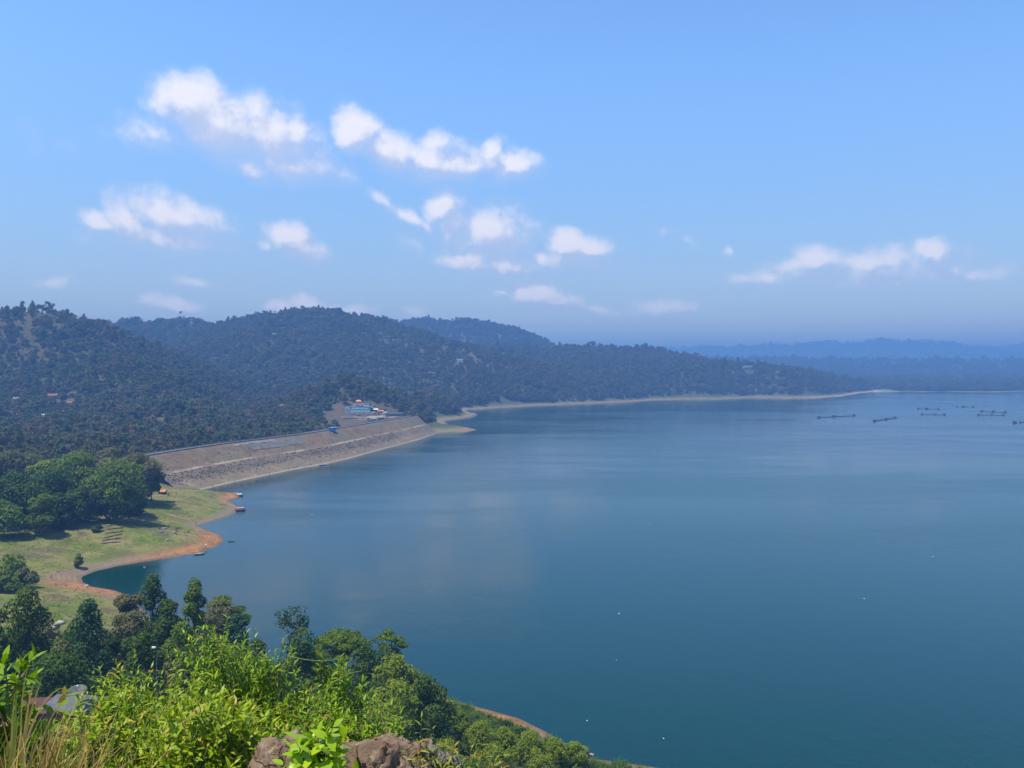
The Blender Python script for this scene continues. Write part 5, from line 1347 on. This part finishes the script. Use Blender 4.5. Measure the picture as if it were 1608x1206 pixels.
# pale rock face under the lot, grass covered cut
def crag(name, label, px, py, D, rad, seed, m_, cat='rock face'):
    c = at_depth(px, py, D); b = bmesh.new(); bmesh.ops.create_icosphere(b, subdivisions=4, radius=1)
    for v in b.verts:
        q_ = v.co + Vector((seed * 2.3, 1, seed)); f_ = 1 + .3 * mnoise.noise(q_ * 1.6) + .18 * mnoise.noise(q_ * 4) + .08 * mnoise.noise(q_ * 9)
        v.co = Vector((v.co.x * rad[0], v.co.y * rad[1], v.co.z * rad[2])) * f_
    me = bpy.data.meshes.new(name); b.to_mesh(me); b.free(); me.materials.append(m_)
    return tag(obj(name, me, None, c), label, cat)
M['pale_rock'] = paint('pale_rock', (.40, .36, .29), .95, .3, .25, bump=.5)
M['brown_rock'] = paint('brown_cut', (.17, .125, .095), .95, .35, .12, bump=.5, c2=(.08, .07, .045))
crag('rock_face', 'pale bare rock face under the stalls at the dam end', 586, 657.8, 1040, (8, 4, 3.6), 1, M['pale_rock'])
crag('rock_face', 'smaller pale rock face right of the larger one at the dam end', 598, 655.5, 1045, (6.5, 4, 2.2), 2, M['pale_rock'])
crag('earth_bank', 'brown earth bank cut below the turquoise sign', 556, 660, 1072, (34, 14, 5.0), 3, M['brown_rock'], 'earth bank')
crag('earth_bank', 'flat brown earth terrace carrying the stalls', 603, 657.5, 1080, (26, 18, 3.0), 4, M['brown_rock'], 'earth bank')
crag('earth_bank', 'dry brown mound behind the turquoise sign', 558, 643, 1120, (26, 18, 9), 5, M['brown_rock'], 'earth bank')
# the blue hut on the dam, on legs over the slope
pt, ii = dam_at(.515, .0); ang_d = math.atan2(T_[ii][1], T_[ii][0])
hut = empty('blue_hut', Vector(dam_off(ii, 3.2, 19.7)), ang_d); tag(hut, 'bright blue hut on legs beside the dam crest with a red flag', 'hut')
MB().box((0, 0, 1.25), (6.6, 4.6, 2.9)).build('walls', M['blue'], hut)
MB().box((0, 0, 2.85), (7.2, 5.2, .22)).build('roof', M['skyblue'], hut)
MB().box((1.0, -2.34, 1.1), (.9, .08, 2.0)).build('door', M['skyblue'], hut)
MB().box((-1.6, -2.34, 1.5), (1.5, .08, .9)).build('window', M['glass'], hut)
for sx in (-1, 1):
    for sy in (-1, 1): MB().box((sx * 2.9, sy * 2.0, -1.6), (.35, .35, 3.0)).build('leg', M['dark'], hut)
MB().tube([(.6, 0, 2.9), (.6, 0, 5.9)], .07, 5).build('flag_pole', M['dark'], hut)
MB().loft([[Vector((.68 + 1.9 * s, .18 * math.sin(4 * s), 5.8 - z * 1.7 - .2 * s)) for z in (0, 1)] for s in np.linspace(0, 1, 6)], False).build('flag', M['orange2'], hut)
# hut and posts on the bank
q = hit(255, 776); house('orange_hut', 'little open hut with an orange roof on the grass beside the dam', q, 3.6, 2.6, 1.5, -.1, M['dark'], M['orange2'], cat='hut', n_win=1)
pp = on_z(729, 671.5, .6); t = empty('marker_pole', pp); tag(t, 'dark pole with a crossbar standing on the red islet', 'pole')
MB().tube([(0, 0, -1), (0, 0, 9)], .22, 6).build('post', M['dark'], t); MB().box((0, 0, 7.4), (1.8, .25, .25)).build('crossbar', M['dark'], t)
pp = at_depth(653, 655.5, 1040); t = empty('white_post', pp); tag(t, 'white post at the right end of the dam crest', 'post')
MB().tube([(0, 0, -3), (0, 0, 3.6)], .3, 6).build('shaft', M['white'], t); MB().box((0, 0, 3.75), (.9, .9, .3)).build('cap', M['white'], t)
mp = ground_at(99, 640); mt = at_depth(99, 645.5, 640).z
t = empty('mast', mp); tag(t, 'tall thin pale mast rising from the trees at the left', 'mast')
MB().tube([(0, 0, -1), (0, 0, mt - mp.z)], [.22, .12], 6).build('shaft', M['zinc'], t); MB().box((0, 0, mt - mp.z + .2), (1.6, .4, .4)).build('lamp_head', M['white'], t)
# street lamp and the roofs on the slope below the bushes
lp = ground_at(242, 136); lt = at_depth(242, 1017, 136).z
t = empty('street_lamp', lp); tag(t, 'thin pale street lamp in front of the dark trees', 'lamp post')
MB().tube([(0, 0, -1), (0, 0, lt - lp.z)], [.13, .08], 8).build('post', M['zinc'], t)
MB().tube([(0, 0, lt - lp.z - .1), (-.25, -.2, lt - lp.z + .12)], .06, 6).build('arm', M['zinc'], t)
MB().box((-.34, -.28, lt - lp.z + .12), (.55, .34, .2)).build('lamp_head', M['white'], t)
M['roof_grey'] = paint('roof_grey', (.10, .108, .118), .75, .3, 1.2)
M['roof_maroon'] = paint('roof_maroon', (.085, .026, .024), .75, .3, 1.0)
q = at_depth(122, 1103, 112); q.z -= 3.0
house('roofed_house', 'house with a pale grey sheet roof below the dark trees', q, 5.6, 4.6, 3.0, -.25, M['brick_wall'], M['roof_grey'], rise=.8)
q = at_depth(72, 1106, 116); q.z -= 2.6
house('roofed_house', 'house with a dull maroon roof left of the grey roofed one', q, 6.0, 5, 2.6, .12, M['brick_wall'], M['roof_maroon'], rise=.9)
q = at_depth(0, 1150, 60); q.z -= 2
house('blue_walled_house', 'corner of a blue walled house behind the reeds at the left edge', q, 2.6, 3, 2.4, .1, M['blue'], M['maroon'], rise=.6)
p = at_depth(122, 1086.5, 110); dish = empty('satellite_dish', p, R(20)); tag(dish, 'grey satellite dish standing over the grey sheet roof', 'satellite dish')
MB().loft([[Vector((math.cos(a) * r_, math.sin(a) * r_ * .98, .32 * r_ * r_ - .1 + z)) for a in np.linspace(0, 6.283, 25)[:-1]] for r_, z in ((.02, 0), (.35, 0), (.7, 0), (1.0, 0), (1.15, 0), (1.15, -.05), (.8, -.05), (.3, -.05))]).build('bowl', M['roof_grey'], dish, True)
MB().tube([(0, 0, -.1), (0, .1, -3.2)], .08, 6).build('pole', M['dark'], dish)
for a in (0, 2.1, 4.2): MB().tube([(math.cos(a) * .9, math.sin(a) * .9, .18), (0, 0, .85)], .02, 4).build('strut', M['zinc'], dish)
MB().tube([(0, 0, .78), (0, 0, .98)], .09, 8).build('feed', M['white'], dish)
for m_ in [o for o in dish.children if o.name.startswith(('bowl', 'strut', 'feed'))]: m_.rotation_euler = (R(16), 0, 0)
# pale stones in the gap of the trees, dark stones on the bank
def stone(name, label, px, py, lift, s, seed, m_, group, flat=.7):
    p = hit(px, py); V, Fq = rock_template(seed, 2)
    o = obj(name, mesh_np(name, V * np.array((s, s * .8, s * flat)), Fq, (m_,)), None, p + Vector((0, 0, s * .15 + lift))); o.rotation_euler = (0, 0, seed); tag(o, label, 'stone', group)
for k, (px, py, s, lab) in enumerate([(258, 831, 1.5, 'largest dark stone of the four on the grassy bank'), (252, 836, 1.2, 'dark stone left and below the largest on the bank'), (261, 840.5, .9, 'smallest dark stone, lowest of the four on the bank'), (273, 838, 1.3, 'dark stone lying apart to the right on the bank')]): stone('bank_stone', lab, px, py, 0, s, 31 + k, M['boulder_grey'], 'dark stones on the grassy bank', .45)
for k, (px, py, s, lab) in enumerate([(84, 984, 1.7, 'largest pale rock in the gap between the dark trees'), (74, 991, 1.2, 'smaller pale rock left of the largest in the tree gap'), (95, 978, 1.2, 'pale rock right of the largest in the tree gap')]):
    p = at_depth(px, py, 205); V, Fq = rock_template(60 + k, 2); p.z = max(p.z, hz(p.x, p.y))
    tag(obj('pale_rock', mesh_np('pale_rock', V * np.array((s, s * .8, s * .7)), Fq, (M['pale_rock'],)), None, p), lab, 'rock', 'pale rocks between the dark trees')
for k, (px, py, s, lab) in enumerate([(136, 921, .9, 'pale stone on the red earth shore of the cove'), (332, 790, .8, 'pale stone on the grass of the far point'), (345, 797, .7, 'pale stone lowest on the grass of the far point'), (306.5, 822, .8, 'white stone at the inner corner of the small bay'), (262, 850, .8, 'pale stone on the lower bank grass'), (310, 834, .7, 'pale stone on the upper orange bank'), (744, 1126, .35, 'white stone on the bank above the orange strip'), (921, 1184, .8, 'pale stone at the end of the grassy point'), (929, 1190, .6, 'second pale stone at the end of the grassy point'), (227, 898 - 6, .5, 'pale stone at the cove edge')]): stone('shore_stone', lab, px, py, 0, s, 70 + k, M['pale_rock'], 'pale stones along the near shore', .6)
# seed bed ridges dug into the slope
M['bed'] = paint('dug_earth', (.14, .09, .055), .95, .3, .6)
for k in range(8):
    y0 = 813 + k * 5.6; a, b = hit(176 - k * 2.2, y0 + 3.5), hit(196 - k * 1.2, y0)
    pts = []
    for s in np.linspace(-.1, 1.1, 8):
        q = a.lerp(b, s); q.z = hz(q.x, q.y) + .08; pts.append(q)
    o = MB().tube(pts, [.15] + [.42 + .1 * math.sin(i * 2 + k) for i in range(6)] + [.15], 6).build('planting_bed', M['bed'], None, True)
    tag(o, 'low dug earth ridge in the row of planting beds below the clump of trees', 'planting bed', 'planting beds on the bank')
# path to the point
pts = [hit(212, 781), hit(228, 779.5), hit(245, 779.5), hit(262, 779.5), hit(272, 777)]
V = []; Fs = []
for k, p in enumerate(pts):
    for s in (-1.0, 1.0): V.append(Vector((p.x, p.y + s, hz(p.x, p.y + s) + .16)))
    if k: Fs.append((2 * k - 2, 2 * k - 1, 2 * k + 1, 2 * k))
tag(MB().add(V, Fs).build('path', M['pale_rock']), kind='structure')
# people
def person(name, label, p, rz, shirt, trousers, sit=False, hat=None, group=None):
    V = [(0, 0, .92), (0, 0, 1.15), (0, 0, 1.40), (0, 0, 1.50), (0, .02, 1.60), (0, .02, 1.72)]
    E = [(0, 1), (1, 2), (2, 3), (3, 4), (4, 5)]; Rr = [.145, .135, .15, .06, .095, .08]
    kz = .48 if sit else 0
    for s in (-1, 1):
        n = len(V)
        if sit: V += [(s * .1, .0, .90), (s * .13, .42, .92), (s * .13, .50, .50), (s * .13, .62, .46)]
        else: V += [(s * .1, 0, .86), (s * .11, .02, .48), (s * .12, 0, .07), (s * .12, .16, .03)]
        E += [(0, n), (n, n + 1), (n + 1, n + 2), (n + 2, n + 3)]; Rr += [.11, .075, .05, .04]
        m0 = len(V); V += [(s * .19, 0, 1.40), (s * .25, .03, 1.13), (s * .22, .20, .95), (s * .21, .27, .93)]
        E += [(2, m0), (m0, m0 + 1), (m0 + 1, m0 + 2), (m0 + 2, m0 + 3)]; Rr += [.065, .048, .036, .035]
    me = bpy.data.meshes.new('body'); me.from_pydata([(x, y, z - (.46 if sit else 0)) for x, y, z in V], E, [])
    o = bpy.data.objects.new(name, me); COL.objects.link(o)
    o.modifiers.new('skin', 'SKIN'); sv = me.skin_vertices[0].data
    for k, r_ in enumerate(Rr): sv[k].radius = (r_, r_)
    sv[0].use_root = True
    o.modifiers.new('smooth', 'SUBSURF').levels = 1; bpy.context.view_layer.update()
    bm_ = bpy.data.meshes.new_from_object(o.evaluated_get(bpy.context.evaluated_depsgraph_get())); bpy.data.objects.remove(o)
    bm_.materials.clear()
    for m_ in (shirt, trousers, M['skin'], M['black']): bm_.materials.append(m_)
    off = .46 if sit else 0
    for f in bm_.polygons:
        c = f.center; z = c.z + off
        f.material_index = (3 if z > 1.66 else 2) if z > 1.47 else (2 if abs(c.x) > .17 and z < 1.16 else (0 if z > .95 else 1)); f.use_smooth = True
    root = obj(name, bm_, None, p); root.rotation_euler = (0, 0, rz); tag(root, label, 'person', group)
    if hat: MB().loft([[Vector((math.cos(a) * r_, math.sin(a) * r_ + .02, z - off)) for a in np.linspace(0, 6.283, 13)[:-1]] for r_, z in ((.34, 1.66), (.33, 1.69), (.12, 1.86), (.03, 1.88))]).build('hat', hat, root)
    return root
person('person', 'person in a white top and wide white hat on the orange bank', hit(323.3, 861.5), .6, M['white'], M['dark'], hat=M['white'])
person('person', 'person in dark clothes sitting at the waterline below the dam', hit(368.3, 757.6) + Vector((0, 0, .25)), -1.2, M['dark'], M['dark'], True)
person('person', 'person in dark clothes standing at the waterline under the middle of the dam', hit(423, 745.8) + Vector((0, 0, .1)), -1.0, M['dark'], M['dark'])
# ------------------------------------------------------------------ haze
HAZE_D = 0.00030
m, N = mat('haze_air')
pv = N.new('ShaderNodeVolumePrincipled', ins={'Color': (.150, .350, .76, 1), 'Absorption Color': (.04, .04, .04, 1), 'Density': HAZE_D, 'Anisotropy': 0.0})
o_ = N.new('ShaderNodeOutputMaterial'); N.l.new(pv.outputs[0], o_.inputs['Volume'])
hb = MB().box((0, 0, 166), (24000, 24000, 364)).build('haze', m)
tag(hb, kind='stuff')
